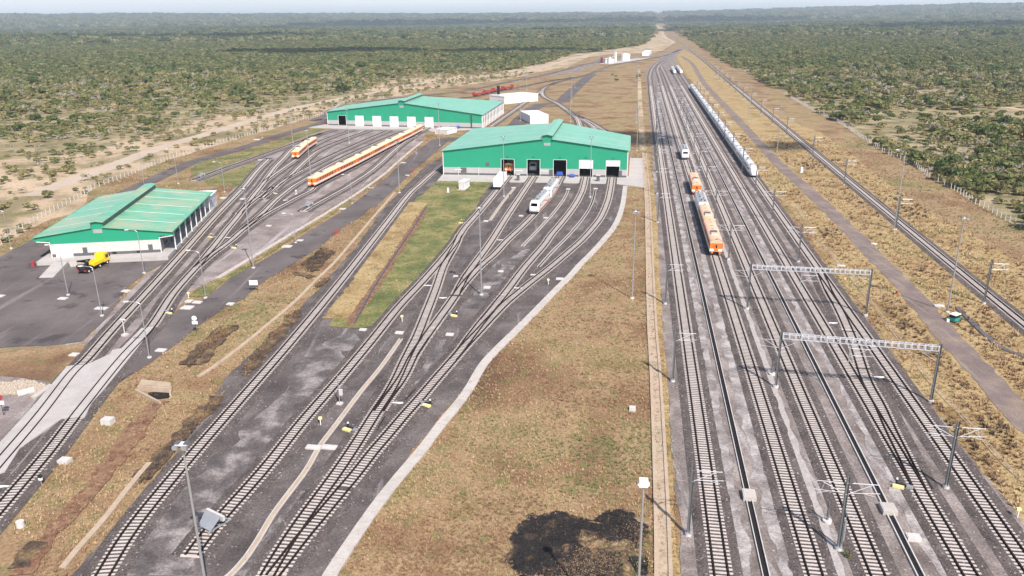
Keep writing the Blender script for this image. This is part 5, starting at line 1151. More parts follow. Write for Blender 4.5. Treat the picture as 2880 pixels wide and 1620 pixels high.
p=G('02',157,1075); t=MB().tube((0,0,0),(0,0,.75),.5,None,14,.47).build('concrete_ring',M['whitedirty']); t.location=(p[0],p[1],0); props(t,'white round concrete ring in the lower left grass','concrete ring')
# signs
def sign(label,k,x,y,h,kind,rot=0.):
    p=G(k,x,y); t=thing('track_sign',label,'sign',(p[0],p[1],0),rot,None)
    if kind=='board':
        for sx in (-.75,.75): MB().tube((sx,0,0),(sx,0,h),.05,None,6).build('post',M['dark'],t)
        b=MB().box(-.95,-.09,h-1.1,.95,-.05,h+.05).build('board',M['white'],t)
        MB().box(-.7,-.1,h-.75,.7,-.095,h-.72).build('printed_line',M['traingrey'],b)
    else:
        MB().tube((0,0,0),(0,0,h),.05,None,6).build('post',M['dark'],t)
        d=MB().tube((0,-.1,h),(0,-.06,h),.5,None,18).build('disc',M['white' if kind=='plain' else 'red'],t)
        if kind=='red': MB().tube((0,-.12,h),(0,-.1,h),.34,None,18).box(-.25,-.14,h-.08,.25,-.12,h+.08,M['red']).build('disc_face',M['white'],d)
        else: MB().box(-.06,-.12,h-.3,.06,-.1,h+.3).build('printed_bar',M['traingrey'],d)
        MB().box(-.55,-.1,h-1.25,.55,-.06,h-.6).build('plate',M['white'],t)
    return t
sign('white rectangular notice board on two black legs beside the access road','A',950,1370,2.7,'board')
sign('round white sign over a white plate on one post at the road bend','01',1484,1070,3.3,'plain')
sign('round red-rimmed sign over a white plate at the left frame edge','g',45,680,3.2,'red')
# hydrants
for L_,k,x,y,s in (('red hydrant cabinet on the asphalt left of the warehouse ramp','Z1',382,603,1.),('red hydrant cabinet on the access road beside the scorched bank','A',1872,718,1.),('red hydrant cabinet in the verge of the upper access road','Z4',1295,985,1.),('red hydrant cabinet left of the far depot','Z4',297,440,1.1),('small red-orange marker box on the gravel road','H',265,450,.6)):
    p=G(k,x,y); t=thing('fire_hydrant',L_,'hydrant',(p[0],p[1],0),.2,'red hydrant cabinets'); t.scale=(s,s,s)
    MB().box(-.3,-.3,0,.3,.3,1.5,None,.04).build('cabinet',M['red'],t); MB().tube((-1.,-.6,0),(-1.,-.6,.65),.09,None,8).tube((-1.,-.6,.65),(-1.,-.6,.8),.14,None,8).tube((-1.25,-.6,.5),(-.75,-.6,.5),.07,None,6).build('hydrant_valve',M['maroon'],t)
# culvert headwall and rubble wall
hw=PL('g 1600,265 1930,290 1955,400 1810,540 1520,375 1555,345'); 
p0=G('g',1690,430); t=thing('culvert_headwall','weathered concrete culvert headwall with splayed wings in the lower left bank','culvert',(p0[0],p0[1],0),0)
loc=lambda k,x,y,z=0:(G(k,x,y,z)[0]-p0[0],G(k,x,y,z)[1]-p0[1])
def wallseg(a,b,z0,z1,w,nm,m,t):
    a=Vector(a);b=Vector(b);d=(b-a).normalized();n=Vector((-d.y,d.x))*w/2
    MB().prism([(a.x-n.x,a.y-n.y),(b.x-n.x,b.y-n.y),(b.x+n.x,b.y+n.y),(a.x+n.x,a.y+n.y)],z0,z1).build(nm,m,t)
wallseg(loc('g',1560,355,.9),loc('g',1935,375,.9),0,1.1,.35,'headwall',M['dirtyconc'],t)
wallseg(loc('g',1530,390,.4),loc('g',1815,535,.4),0,.6,.3,'wing_wall',M['dirtyconc'],t)
wallseg(loc('g',1935,340,.9),loc('g',1930,450,.4),0,.8,.3,'wing_wall',M['dirtyconc'],t)
MB().prism([loc('g',1600,270,1.1),loc('g',1930,305,1.1),loc('g',1935,350,1.1),loc('g',1570,330,1.1)],.9,1.12).build('cap_slab',M['dirtyconc'],t)
MB().prism([loc('g',1660,420,.2),loc('g',1930,400,.2),loc('g',1925,470,.2),loc('g',1760,490,.2)],.1,.24).build('culvert_floor',M['drainshade'],t)
p0=G('g',250,380); t=thing('rubble_stone_wall','pale rubble stone embankment wall at the left below the parking lot','stone wall',(p0[0],p0[1],0),0)
quad=[G('g',-60,250,1.2),G('g',330,225,1.2),G('g',560,290,1.2),G('g',420,420,.3),G('g',200,430,.3),G('g',-60,430,.3)]
MB().prism([(a-p0[0],b-p0[1]) for a,b in quad],.0,.28).build('wall_core',M['dirtyconc'],t)
X=np.array([q[0] for q in quad]);Y=np.array([q[1] for q in quad]); k=0
sm=[]
for i in range(4):
    mb=MB(); ring=[]
    pts=[(math.cos(a)*rng.uniform(.8,1.1),math.sin(a)*rng.uniform(.8,1.1)) for a in np.linspace(0,2*math.pi,7)[:-1]]
    mb.add([(x*.3,y*.25,0) for x,y in pts]+[(x*.2,y*.17,.22) for x,y in pts]+[(0,0,.27)],[(j,(j+1)%6,6+(j+1)%6,6+j) for j in range(6)]+[(6+j,6+(j+1)%6,12) for j in range(6)]); sm.append(mb.mesh('stone',M['stone']))
gx=np.arange(X.min(),X.max(),.62)
for x in gx:
    for y in np.arange(Y.min(),Y.max(),.52):
        xx=x+rng.uniform(-.15,.15);yy=y+rng.uniform(-.12,.12)
        if k<295 and inpoly(np.array([xx]),np.array([yy]),quad)[0]:
            o=link('stone',sm[k%4],t,(xx-p0[0],yy-p0[1],.26),rng.uniform(0,6)); k+=1
t=MB().tube((0,-1.2,.35),(0,1.2,.35),.55,None,14).build('concrete_pipe',M['whitedirty']); p=G('g',300,440); t.location=(p[0],p[1],.1); t.rotation_euler=(0,0,-.9); props(t,'pale concrete pipe end below the rubble wall','pipe')
p=[G('g',350,465,.4),G('g',560,320,.4),G('g',600,335,.4),G('g',400,480,.4)]; slab_th('retaining_kerb','sloping pale concrete edge between rubble wall and slab','kerb',p,0,.45,M['gut'])
# wall of the red ditch in the wedge
P_=PL('11 640,120 520,310 380,520 240,740 100,1000'); tt=thing('ditch_wall','narrow dark concrete wall along the red ditch in the green wedge','ditch wall',(0,0,0)); mb=MB(); sweep(mb,catmull(P_,1.5),[(-.12,0),(-.12,.55),(.12,.55),(.12,0)]); mb.build('wall',M['plinth'],tt)
# white marker stone on lawn, blue bins, boxes on apron
p=G('Z2',243,570); t=thing('marker_stone','small white pillar on the lawn left of the transformer kiosk','pillar',(p[0],p[1],0)); MB().box(-.3,-.3,0,.3,.3,1.7,None,.05).build('pillar',M['white'],t); MB().box(-.7,-.5,0,.7,.5,.15).build('foot',M['conc'],t)
p=G('20',895,1305); t=thing('marker_stone','white pillar beside the gravel road on the right','pillar',(p[0],p[1],0)); MB().box(-.45,-.45,0,.45,.45,2.3,None,.05).build('pillar',M['white'],t); MB().box(-.7,-.7,0,.7,.7,.2).build('foot',M['conc'],t)
for L_,k,x,y,s in (('blue rounded bin against the workshop wall between the third and fourth doors','Z2',1643,395,1.),('blue rounded bin before the far depot wall','Z4',1808,485,1.)):
    p=G(k,x,y,.2); t=thing('waste_bin',L_,'bin',(p[0],p[1]-.5,.2),0,'blue bins'); MB().tube((-.8,0,.75),(.8,0,.75),.62,None,14).build('drum',M['blue'],t); MB().box(-.9,-.35,0,.9,.35,.3).build('cradle',M['dark'],t)
p=G('Z2',1510,380,.2); t=thing('tarpaulin_load','blue sheeted load in the third workshop doorway','load',(p[0],p[1]+1.5,.2),-.1); MB().box(-1.3,-.9,.3,1.3,.9,1.3,M['blue'],.2).build('sheet',None,t); MB().box(-1.4,-.95,0,1.4,.95,.28).build('trolley',M['dark'],t)
for L_,k,x,y in (('dark cabinet on the apron between the first and second doors','Z2',1035,430),('dark cabinet on the apron before the fourth door','Z2',1940,440)):
    p=G(k,x,y,.2); t=thing('apron_cabinet',L_,'cabinet',(p[0],p[1],.2),0,'cabinets on the apron'); MB().box(-.55,-.5,0,.55,.5,2.1).build('cabinet',M['plinth'],t); MB().box(-.8,-.6,2.1,.8,.6,2.25).build('lid',M['whitedirty'],t)
p=G('F',1605,1300,.2)
p=G('Z4',1620,540); t,L,d=flatbox('site_container','low white container on the grass before the far depot',G('Z4',1545,550),G('Z4',1690,558),G('Z4',1700,525),0,2.4,M['white'],'container',.1); MB().box(.3,-.05,.3,L-.3,0,2.0).build('door_panel',M['whitedirty'],t)
p=G('Z4',1733,478,.16); t=thing('storage_rack','brown storage rack with stacked parts against the far depot wall','rack',(p[0],p[1]-1.,.16),-.25)
for i in range(5): MB().box(-3+i*1.4,-.35,0,-2.2+i*1.4,.35,1.3+.5*(i%3)).build('crate',M['timber'],t)
for i in range(6):
    p=G('Z4',1560+i*26,486,.16); o=MB().box(-.9,-.05,0,.9,.05,.25).box(-.9,-.06,.7,.9,.06,1.05).box(-.8,-.04,.25,-.7,.04,.7).box(.7,-.04,.25,.8,.04,.7).build('barrier',M['white' if i%2 else 'red']); o.location=(p[0],p[1]-1.6,.16); o.rotation_euler=(0,0,-.25)
    props(o,'%s red or white barrier panel from the left before the far depot wall'%ORD[i],'barrier','barrier panels before the far depot')
# ------------------------------------------------------------------ yellow lorry
p=G('Z1',985,680); q=G('Z1',1165,590); a=math.atan2(q[1]-p[1],q[0]-p[0])-math.pi/2
t=thing('crane_lorry','yellow lorry with a folded black loader crane and red tail boards, parked by the platform','lorry',((p[0]+q[0])/2-.4,(p[1]+q[1])/2+.6,.1),a)
cabb=MB().loft([[(-1.2,2.6,.9),(1.2,2.6,.9),(1.2,2.6,3.05),(-1.2,2.6,3.05)],[(-1.2,4.2,.9),(1.2,4.2,.9),(1.15,4.2,3.1),(-1.15,4.2,3.1)],[(-1.2,4.75,.9),(1.2,4.75,.9),(1.1,4.6,2.6),(-1.1,4.6,2.6)]]).build('cab',M['yellow'],t)
MB().add([(-1.05,4.82,1.75),(1.05,4.82,1.75),(1.0,4.45,2.9),(-1.0,4.45,2.9),(-1.05,4.72,1.75),(1.05,4.72,1.75),(1.0,4.35,2.9),(-1.0,4.35,2.9)],[(0,1,2,3),(3,2,1,0),(0,4,5,1),(3,2,6,7),(1,5,6,2),(0,3,7,4)]).build('windscreen',M['glass'],cabb)
for sx in (-1,1): MB().box(sx*1.21-.02,3.3,1.75,sx*1.21+.02,4.3,2.6).build('cab_window',M['glass'],cabb); MB().box(sx*1.45-.12,4.5,1.8,sx*1.45+.12,4.62,2.6).build('mirror',M['black'],cabb)
MB().box(-.5,-4.9,.75,.5,4.6,1.05).build('chassis',M['black'],t)
MB().box(-1.25,-1.7,1.1,1.25,2.3,1.25).box(-1.25,-1.7,1.25,-1.15,2.3,1.85).box(1.15,-1.7,1.25,1.25,2.3,1.85).box(-1.15,2.2,1.25,1.15,2.3,1.85).build('cargo_body',M['yellow'],t)
for sx in (-1,1): 
    for y in (3.6,.6,-2.6,-3.9): 
        w=MB().tube((sx*.85,y,.5),(sx*1.2,y,.5),.5,None,14).build('wheel',M['black'],t); MB().tube((sx*1.2,y,.5),(sx*1.24,y,.5),.24,None,10).build('rim',M['white'],w)
cr_=MB(); cr_.box(-1.1,-4.7,1.05,1.1,-1.9,1.4).box(-.35,-2.9,1.4,.35,-2.2,2.5).tube((0,-2.5,2.4),(-.9,-4.6,3.2),.22,None,6).tube((-.9,-4.6,3.2),(.9,-2.3,3.0),.18,None,6).tube((.9,-2.3,3.0),(.5,-4.4,2.2),.15,None,6).box(-1.2,-4.9,1.4,-.8,-4.3,2.2).box(.7,-4.8,1.4,1.2,-4.2,1.9); cr_.build('loader_crane',M['black'],t)
for sx in (-1,1): MB().box(sx*.95-.3,-5.02,.75,sx*.95+.3,-4.95,1.05).build('tail_board',M['red'],t); MB().tube((sx*1.1,-4.4,0),(sx*1.1,-4.4,1.3),.1).build('outrigger',M['black'],t)
# small three-wheeler
p=G('H',1320,930); t=thing('three_wheeler','small teal three-wheeler with a white roof and black canopy, parked on the verge','three-wheeler',(p[0],p[1],0),R(-60))
MB().loft([[(-.62,-1.2,.35),(.62,-1.2,.35),(.62,-1.2,1.0),(-.62,-1.2,1.0)],[(-.65,.4,.3),(.65,.4,.3),(.65,.4,.95),(-.65,.4,.95)],[(-.35,1.3,.35),(.35,1.3,.35),(.3,1.25,.95),(-.3,1.25,.95)]]).build('body',M['teal'],t)
MB().box(-.62,-1.1,1.0,.62,.45,1.65,None,.05).build('canopy',M['black'],t); MB().box(-.7,-1.25,1.65,.7,.7,1.78,None,.08).build('roof',M['white'],t)
MB().add([(-.5,.85,1.0),(.5,.85,1.0),(.5,.6,1.66),(-.5,.6,1.66)],[(0,1,2,3),(3,2,1,0)]).build('windscreen',M['glass'],t)
for x,y in ((-.6,-.85),(.6,-.85),(0,1.05)): w=MB().tube((x-.08,y,.26),(x+.08,y,.26),.26,None,12).build('wheel',M['black'],t); MB().tube((x-.09,y,.26),(x+.09,y,.26),.1,None,8).build('rim',M['steel'],w)
p=G('H',1188,938); t=MB().box(-.25,-.25,0,.25,.25,.6,None,.04).build('white_bucket',M['white']); t.location=(p[0],p[1],.05); props(t,'small white container on the ground beside the teal three-wheeler','container')
# ------------------------------------------------------------------ vegetation
def crown_mesh(name,m,n,w,h,leaf,seed,lumps=5,low=.25,pm=None):
    r=np.random.default_rng(seed); C=[(r.uniform(-.28,.28)*w,r.uniform(-.28,.28)*w,h*r.uniform(.45,.72),w*r.uniform(.2,.34)) for _ in range(lumps)]
    vs=[];fs=[]
    for i in range(n):
        cx,cy,cz,cr_=C[r.integers(lumps)]; d=r.normal(size=3); d/=np.linalg.norm(d); d[2]=abs(d[2])*.9-.25; k=r.uniform(.75,1.05)
        p=np.array([cx,cy,cz])+d*cr_*k*np.array([1,1,.8]); p[2]=max(p[2],low)
        nrm=d+r.normal(size=3)*.45; nrm/=np.linalg.norm(nrm); a=np.cross(nrm,[0,0,1.]); a/=np.linalg.norm(a)+1e-6; b=np.cross(nrm,a); s=leaf*r.uniform(.6,1.3)
        o=len(vs)
        for u,v in ((-.5,-.4),(.5,-.3),(.6,.4),(-.1,.6),(-.6,.2)): vs.append(tuple(p+a*u*s+b*v*s))
        fs.append((o,o+1,o+2,o+3,o+4))
    me=bpy.data.meshes.new(name); me.from_pydata(vs,[],fs); me.materials.append(m); return me
def trunk_mesh(h,seed):
    r=random.Random(seed); mb=MB(); mb.tube((0,0,-.2),(0,0,h*.4),.16,None,6,.1)
    for i in range(5):
        a=i*1.3+r.random(); mb.tube((0,0,h*.3),(math.cos(a)*h*.25,math.sin(a)*h*.25,h*.68),.08,None,5,.03)
    return mb.mesh('trunk',M['bark'])
KINDS=[('leafA',150,4.6,3.9,.8),('leafB',140,4.4,3.4,.78),('leafD',150,5.4,4.6,.85),('leafC',75,4.2,4.0,.45)]
CM=[];TM=[]
for i,(m,n,w,h,lf) in enumerate(KINDS):
    CM.append([crown_mesh('crown',M[m],n,w,h,lf,10*i+j) for j in range(2)]); TM.append(trunk_mesh(h,i))
def dirbin(n0,seed,sizes):
    """a thicket of several crowns in one mesh"""
    r=np.random.default_rng(seed); V=[];F=[];MI=[]
    for k in range(n0):
        ki=int(r.choice([0,0,1,1,2,3])); me=CM[ki][r.integers(2)]; s=r.uniform(*sizes); a=r.uniform(0,6.28); x,y=r.uniform(-8,8,2)
        n=len(me.vertices); co=np.empty(n*3); me.vertices.foreach_get('co',co); co=co.reshape(-1,3)*s
        ca,sa=math.cos(a),math.sin(a); co=np.stack([co[:,0]*ca-co[:,1]*sa+x,co[:,0]*sa+co[:,1]*ca+y,co[:,2]],1); b=len(V)
        V+=co.tolist(); 
        for p in me.polygons:
            if r.random()<.6: F.append(tuple(b+q for q in p.vertices)); MI.append(ki)
    me=bpy.data.meshes.new('thicket'); me.from_pydata(V,[],F)
    for q in KINDS: me.materials.append(M[q[0]])
    me.polygons.foreach_set('material_index',MI); return me
def gridpts(d0,d1,sp,jit=.48):
    h=R(39); X=np.arange(-d1*math.sin(h),d1*math.sin(h),sp); Y=np.arange(40,d1,sp); X,Y=np.meshgrid(X,Y); X=X.ravel()+rng.uniform(-jit,jit,X.size)*sp; Y=Y.ravel()+rng.uniform(-jit,jit,Y.size)*sp
    D=np.hypot(X,Y); k=(D>=d0)&(D<d1)&(np.abs(np.arctan2(X,Y))<h); return X[k],Y[k]
def vnoise(X,Y,s,seed):
    return np.array([mn.noise(Vector((x*s+seed*7.7,y*s-seed*3.1,seed*1.7))) for x,y in zip(X,Y)])
CX=np.array(CORR)
def forest_mask(X,Y,amount=0.):
    ok=~inpoly(X,Y,CORR)
    for P in CLEAR: 
        d=seg_dist(X,Y,P); ok&=(d>6)|(rng.random(X.size)<.12)
    return ok
left_dense=PL('00 -500,900 0,870 430,860 520,790 800,740 1000,725 1500,745 1680,775 2000,790 2300,780 2576,715 10 250,635 420,560 800,555 1200,540 1400,500 1550,465 1740,405 1950,380')
LDX=np.array([p[0] for p in left_dense]);LDY=np.array([p[1] for p in left_dense])
def density(X,Y):
    d=np.ones(X.size); az=np.arctan2(X,Y)
    la=np.arctan2(LDX,LDY); o=np.argsort(la); lim=np.interp(az,la[o],np.hypot(LDX,LDY)[o]); D=np.hypot(X,Y)
    semi=(X<20)&(D<lim)&(az<la.max()); d[semi]=.72
    return d
bands=[(60,430,2.95,(.45,1.2)),(430,950,6.2,(1.2,1.9))]
pts=[]
for d0,d1,sp,sz in bands:
    X,Y=gridpts(d0,d1,sp); k=forest_mask(X,Y); X,Y=X[k],Y[k]
    n1=vnoise(X,Y,.02,1); n2=vnoise(X,Y,.006,2)
    dens=density(X,Y)*np.where(n1<-.14,.28,.95)*np.where((n1>.1)&(n2>.2),.75,1.)
    k=rng.random(X.size)<dens; X,Y,n1,n2=X[k],Y[k],n1[k],n2[k]
    r=rng.random(X.size); kind=np.where(r<.36+.25*n1,0,np.where(r<.72,1,np.where(r<.84+.1*n2,2,3)))
    S=rng.uniform(sz[0],sz[1],X.size)*np.where(dens[k]<.78,.68,1.)
    pts.append((X,Y,kind,S))
# shrubs of the sand belt
X,Y=gridpts(60,900,4.2); k=inpoly(X,Y,SAND); X,Y=X[k],Y[k]; nn=vnoise(X,Y,.05,5); roadd=seg_dist(X,Y,PL('00 250,1480 400,1415 800,1270 1200,1120 1600,1000 2000,880 2300,800 2576,745 10 300,690 700,615 1100,580 1400,535 1700,455 1950,400 2250,370'))
pr=np.where(nn>-.05,.62,.16); pr[(roadd<10)&(roadd>6)]=.5; pr[roadd<5.5]=0; k=rng.random(X.size)<pr; sX,sY=X[k],Y[k]; sS=rng.uniform(.3,.8,sX.size)*np.where(rng.random(sX.size)<.15,1.5,1.); sK=rng.choice([1,1,1,3,0],sX.size)
AX=np.concatenate([pts[0][0],pts[1][0]]);AY=np.concatenate([pts[0][1],pts[1][1]]);AK=np.concatenate([pts[0][2],pts[1][2]]);AS=np.concatenate([pts[0][3],pts[1][3]])
def instances(name,X,Y,S,obj,label,zf=None,mat=None):
    n=len(X); 
    if n==0: return
    Z_=relief(X,Y) if zf is None else zf; Z_=np.where(np.hypot(X,Y)<1300,0,Z_)
    me=bpy.data.meshes.new(name); me.vertices.add(n); me.vertices.foreach_set('co',np.stack([X,Y,Z_],1).ravel())
    a=me.attributes.new('size','FLOAT','POINT'); a.data.foreach_set('value',S.astype(np.float32)); b=me.attributes.new('turn','FLOAT','POINT'); b.data.foreach_set('value',rng.uniform(0,6.28,n).astype(np.float32))
    o=link(name,me); ng=bpy.data.node_groups.new(name,'GeometryNodeTree')
    ng.interface.new_socket('Geometry',in_out='INPUT',socket_type='NodeSocketGeometry'); ng.interface.new_socket('Geometry',in_out='OUTPUT',socket_type='NodeSocketGeometry')
    N=ng.nodes; gi=N.new('NodeGroupInput');go=N.new('NodeGroupOutput');mp=N.new('GeometryNodeMeshToPoints');ip=N.new('GeometryNodeInstanceOnPoints');oi=N.new('GeometryNodeObjectInfo')
    oi.inputs['Object'].default_value=obj; oi.inputs['As Instance'].default_value=True
    s=N.new('GeometryNodeInputNamedAttribute');s.data_type='FLOAT';s.inputs['Name'].default_value='size'; r=N.new('GeometryNodeInputNamedAttribute');r.data_type='FLOAT';r.inputs['Name'].default_value='turn'
    cx=N.new('ShaderNodeCombineXYZ'); L=ng.links
    L.new(gi.outputs[0],mp.inputs[0]);L.new(mp.outputs[0],ip.inputs['Points']);L.new(oi.outputs['Geometry'],ip.inputs['Instance'])
    L.new(r.outputs['Attribute'],cx.inputs['Z']);L.new(cx.outputs[0],ip.inputs['Rotation']);sc=N.new('ShaderNodeCombineXYZ'); mu=N.new('ShaderNodeMath'); mu.operation='MULTIPLY'; rn=N.new('FunctionNodeRandomValue'); pass
    for q_ in rn.inputs:
        if q_.name=='Min' and q_.type=='VALUE' : q_.default_value=.6
        if q_.name=='Max' and q_.type=='VALUE' : q_.default_value=1.3
    ro=[q_ for q_ in rn.outputs if q_.type=='VALUE'][0]
    L.new(s.outputs['Attribute'],mu.inputs[0]);L.new(ro,mu.inputs[1]);L.new(s.outputs['Attribute'],sc.inputs[0]);L.new(s.outputs['Attribute'],sc.inputs[1]);L.new(mu.outputs[0],sc.inputs[2]);L.new(sc.outputs[0],ip.inputs['Scale']);L.new(ip.outputs[0],go.inputs[0])
    md=o.modifiers.new('scatter','NODES'); md.node_group=ng
    return props(o,label,kind='stuff')
TL=['leafy green bush tree in the scrub forest','olive-green bush tree in the scrub forest','dark green rounded tree in the scrub forest','grey leafless tree among the green scrub']
D=np.hypot(AX,AY); vis=np.array([(-30<proj(x,y,1.5)[0]<2910 and proj(x,y,1.5)[1]<1660) for x,y in zip(AX,AY)])
order=[i for i in np.argsort(D) if vis[i]][:300]; single=np.zeros(len(AX),bool); protos={}
for i in order:
    k=int(AK[i]); j=i%2; single[i]=True
    t=thing('scrub_tree',TL[k],'tree',(AX[i],AY[i],0),rng.uniform(0,6.28),('green','olive','dark','grey')[k]+' trees of the scrub forest'); t.scale=(AS[i],AS[i]*rng.uniform(.8,1.2),AS[i]*rng.uniform(.65,1.25))
    c=link('crown',CM[k][j],t); link('trunk',TM[k],t)
    protos.setdefault((k,j),c)
sD=np.hypot(sX,sY); svis=np.array([(-30<proj(x,y,1.)[0]<2910 and proj(x,y,1.)[1]<1660) for x,y in zip(sX,sY)]); so_=[i for i in np.argsort(sD) if svis[i]][:250]; ssing=np.zeros(len(sX),bool)
for i in so_:
    k=int(sK[i]); ssing[i]=True
    t=thing('desert_shrub',('low green shrub on the pale sand beyond the white fence','low olive shrub on the pale sand beyond the white fence','','low grey twiggy shrub on the pale sand beyond the white fence')[k],'shrub',(sX[i],sY[i],0),rng.uniform(0,6.28),('green','olive','','grey')[k]+' shrubs of the sandy belt'); t.scale=(sS[i],sS[i],sS[i]*.8)
    c=link('foliage',CM[k][i%2],t); protos.setdefault((k,i%2),c)
for k in range(4):
    for j in range(2):
        if (k,j) not in protos:
            continue
        m=(AK==k)&(~single)&(np.arange(len(AX))%2==j); instances('scrub_forest',AX[m],AY[m],AS[m],protos[(k,j)],'scrub forest of small trees beyond the fences')
        m=(sK==k)&(~ssing)&(np.arange(len(sX))%2==j); instances('distant_shrubs',sX[m],sY[m],sS[m],protos[(k,j)],'small shrubs dotted over the distant sand')
for bi,(d0,d1,sp,s0,n0) in enumerate(((950,2300,13.,(.9,1.3),14),(2300,6500,38.,(2.2,3.2),14),(6500,11800,88.,(5.,7.5),14))):
    th=[dirbin(n0,77+bi*5+q,(.9,1.5)) for q in range(3)]
    X,Y=gridpts(d0,d1,sp); k=forest_mask(X,Y); X,Y=X[k],Y[k]
    n1=vnoise(X,Y,.004,3); k=rng.random(X.size)<np.where(n1<-.35,.55,.95); X,Y=X[k],Y[k]; S=rng.uniform(*s0,X.size)
    for q in range(3):
        m=np.arange(len(X))%3==q; xs,ys,ss=X[m],Y[m],S[m]
        o=link('thicket',th[q],None,(xs[0],ys[0],float(relief(xs[:1],ys[:1])[0]) if d0>1300 else 0)); o.scale=(ss[0],ss[0],ss[0]*(.9,.55,.4)[bi]); props(o,'clump of bush trees far out in the scrub forest',kind='stuff')
        instances('far_scrub_forest',xs[1:],ys[1:],ss[1:],o,'distant scrub forest stretching to the horizon')
# grass tufts
NOG=[RYL+RYR,MID,LEFT,ROAD,crossing,WPLAT,PL('01 -200,540 0,500 380,400 1600,100 1700,130 1290,515 1100,612 950,735 850,890 760,1000 620,1130 400,1160 0,1178 -200,1190'),PL('Z2 120,440 190,360 2285,392 2300,180 2450,185 2475,520 2150,478')]
NOS=[(PL('Z1 -200,640 0,560 450,330 820,90 B -60,545 200,470 600,355 950,235 1350,115 1500,60 Z4 200,400 300,350'),4.2),(PL('Z4 1900,590 2100,560 F 560,720 700,600 900,460 1080,440 1200,350 1330,230 1470,110'),6)]
def tufts(name,label,n,dmin,dmax,cond,mats,hs,ws,weights,blades=6,seed=3,box=None):
    r=np.random.default_rng(seed); h=R(37)
    # uniform in the picture's depth: more of them close by
    d=dmin*(dmax/dmin)**r.random(n); a=r.uniform(-h,h,n); X=d*np.sin(a);Y=d*np.cos(a)
    if box:
        xs=[p[0] for p in box];ys=[p[1] for p in box]; X=r.uniform(min(xs),max(xs),n);Y=r.uniform(min(ys),max(ys),n);d=np.hypot(X,Y)
    k=cond(X,Y); X,Y,d=X[k],Y[k],d[k]; m=len(X)
    if m==0: return
    s=r.uniform(hs[0],hs[1],m)*(d/120)**.35; w=ws*s
    B=blades; th=r.uniform(0,6.28,(m,B)); ln=r.uniform(.2,.8,(m,B))*s[:,None]; hh=r.uniform(.5,1.,(m,B))*s[:,None]
    bx=X[:,None]+np.cos(th)*s[:,None]*.25; by=Y[:,None]+np.sin(th)*s[:,None]*.25
    tx=bx+np.cos(th)*ln*.7; ty=by+np.sin(th)*ln*.7; px_=-np.sin(th)*w[:,None]; py_=np.cos(th)*w[:,None]
    V=np.stack([np.stack([bx-px_,by-py_,np.zeros_like(bx)+.02],-1),np.stack([bx+px_,by+py_,np.zeros_like(bx)+.02],-1),np.stack([tx+px_*.3,ty+py_*.3,hh],-1)],2).reshape(-1,3)
    nf=m*B; me=bpy.data.meshes.new(name); me.vertices.add(nf*3); me.vertices.foreach_set('co',V.ravel()); me.loops.add(nf*3); me.loops.foreach_set('vertex_index',np.arange(nf*3)); me.polygons.add(nf); me.polygons.foreach_set('loop_start',np.arange(nf)*3); me.polygons.foreach_set('loop_total',np.full(nf,3))
    for q in mats: me.materials.append(M[q])
    nz=np.array([1.25*mn.noise(Vector((x*.045,y*.045,9.)))+.5*mn.noise(Vector((x*.22,y*.22,4.))) for x,y in zip(X,Y)]); u=np.clip(.5+nz*.9+r.normal(0,.16,m),0,.999)
    cw=np.cumsum(weights)/sum(weights); mi=np.repeat(np.searchsorted(cw,u),B).clip(0,len(mats)-1); me.polygons.foreach_set('material_index',mi.astype(np.int32)); me.update(); me.validate()
    print(name,m); return props(link(name,me),label,kind='stuff')
for nme,c in (('bladeTan',(.34,.225,.13)),('bladeStraw',(.43,.315,.18)),('bladeBrown',(.23,.135,.078)),('bladeGreen',(.155,.17,.065)),('bladeOlive',(.25,.22,.09)),('bladeBlack',(.035,.03,.03)),('bladeDkBrown',(.11,.075,.05))): M[nme]=plain(nme,c,.85,0,.2,2.)
def grassy(X,Y):
    k=inpoly(X,Y,CORR)&~inpoly(X,Y,SAND)
    for P in NOG: k&=~inpoly(X,Y,P)
    for P,w in NOS: k&=seg_dist(X,Y,P)>w
    return k
wedge=PL('11 1060,60 940,230 800,425 600,650 430,870 300,1000 100,1030 0,1020 -90,1010 100,760 280,480 430,240 540,80 Z2 -10,560 130,440 740,450 700,520 600,640')
trackpts=np.concatenate([c[::8] for c in CURV]+[catmull(PL('20 60,470 170,640 300,780 440,930 600,1105 740,1255 21 960,0 1240,270 1500,540 1720,760 1970,1060 2330,1449')+[(72.3,80.)],3.)])
def offtrack(X,Y,r=2.9):
    ok=np.ones(X.size,bool)
    for i in range(0,len(X),4000):
        dx=X[i:i+4000,None]-trackpts[None,:,0];dy=Y[i:i+4000,None]-trackpts[None,:,1]; ok[i:i+4000]=(dx*dx+dy*dy).min(1)>r*r
    return ok
BURN=PL('12 1290,1190 1340,1130 1380,1050 1520,1010 1700,985 1900,1040 2000,960 2120,950 2200,1000 2220,1050 2290,1080 2320,1170 2250,1240 2130,1190 2000,1200 1880,1150 1800,1180 1950,1240 2080,1280 2120,1340 2060,1449 1330,1449 1300,1330')
isl=lambda X,Y:inpoly(X,Y,wedge)
tufts('dry_grass_tufts','dry tan and green grass tufts over the corridor fields',150000,62,420,lambda X,Y:(grassy(X,Y)&offtrack(X,Y)&~inpoly(X,Y,BURN)),['bladeBrown','bladeTan','bladeStraw','bladeOlive','bladeGreen'],(.2,.46),.16,(.28,.33,.19,.13,.07))
tufts('green_grass_tufts','green grass tufts of the lawn wedge',26000,100,330,isl,['bladeOlive','bladeGreen','bladeStraw'],(.25,.5),.18,(.35,.4,.25),seed=5)
VG=PL('Z3 1000,560 1090,690 21 860,130 1000,340 1230,600 1440,860 1650,1130 1880,1449 22 2190,330 2420,600 2576,745')
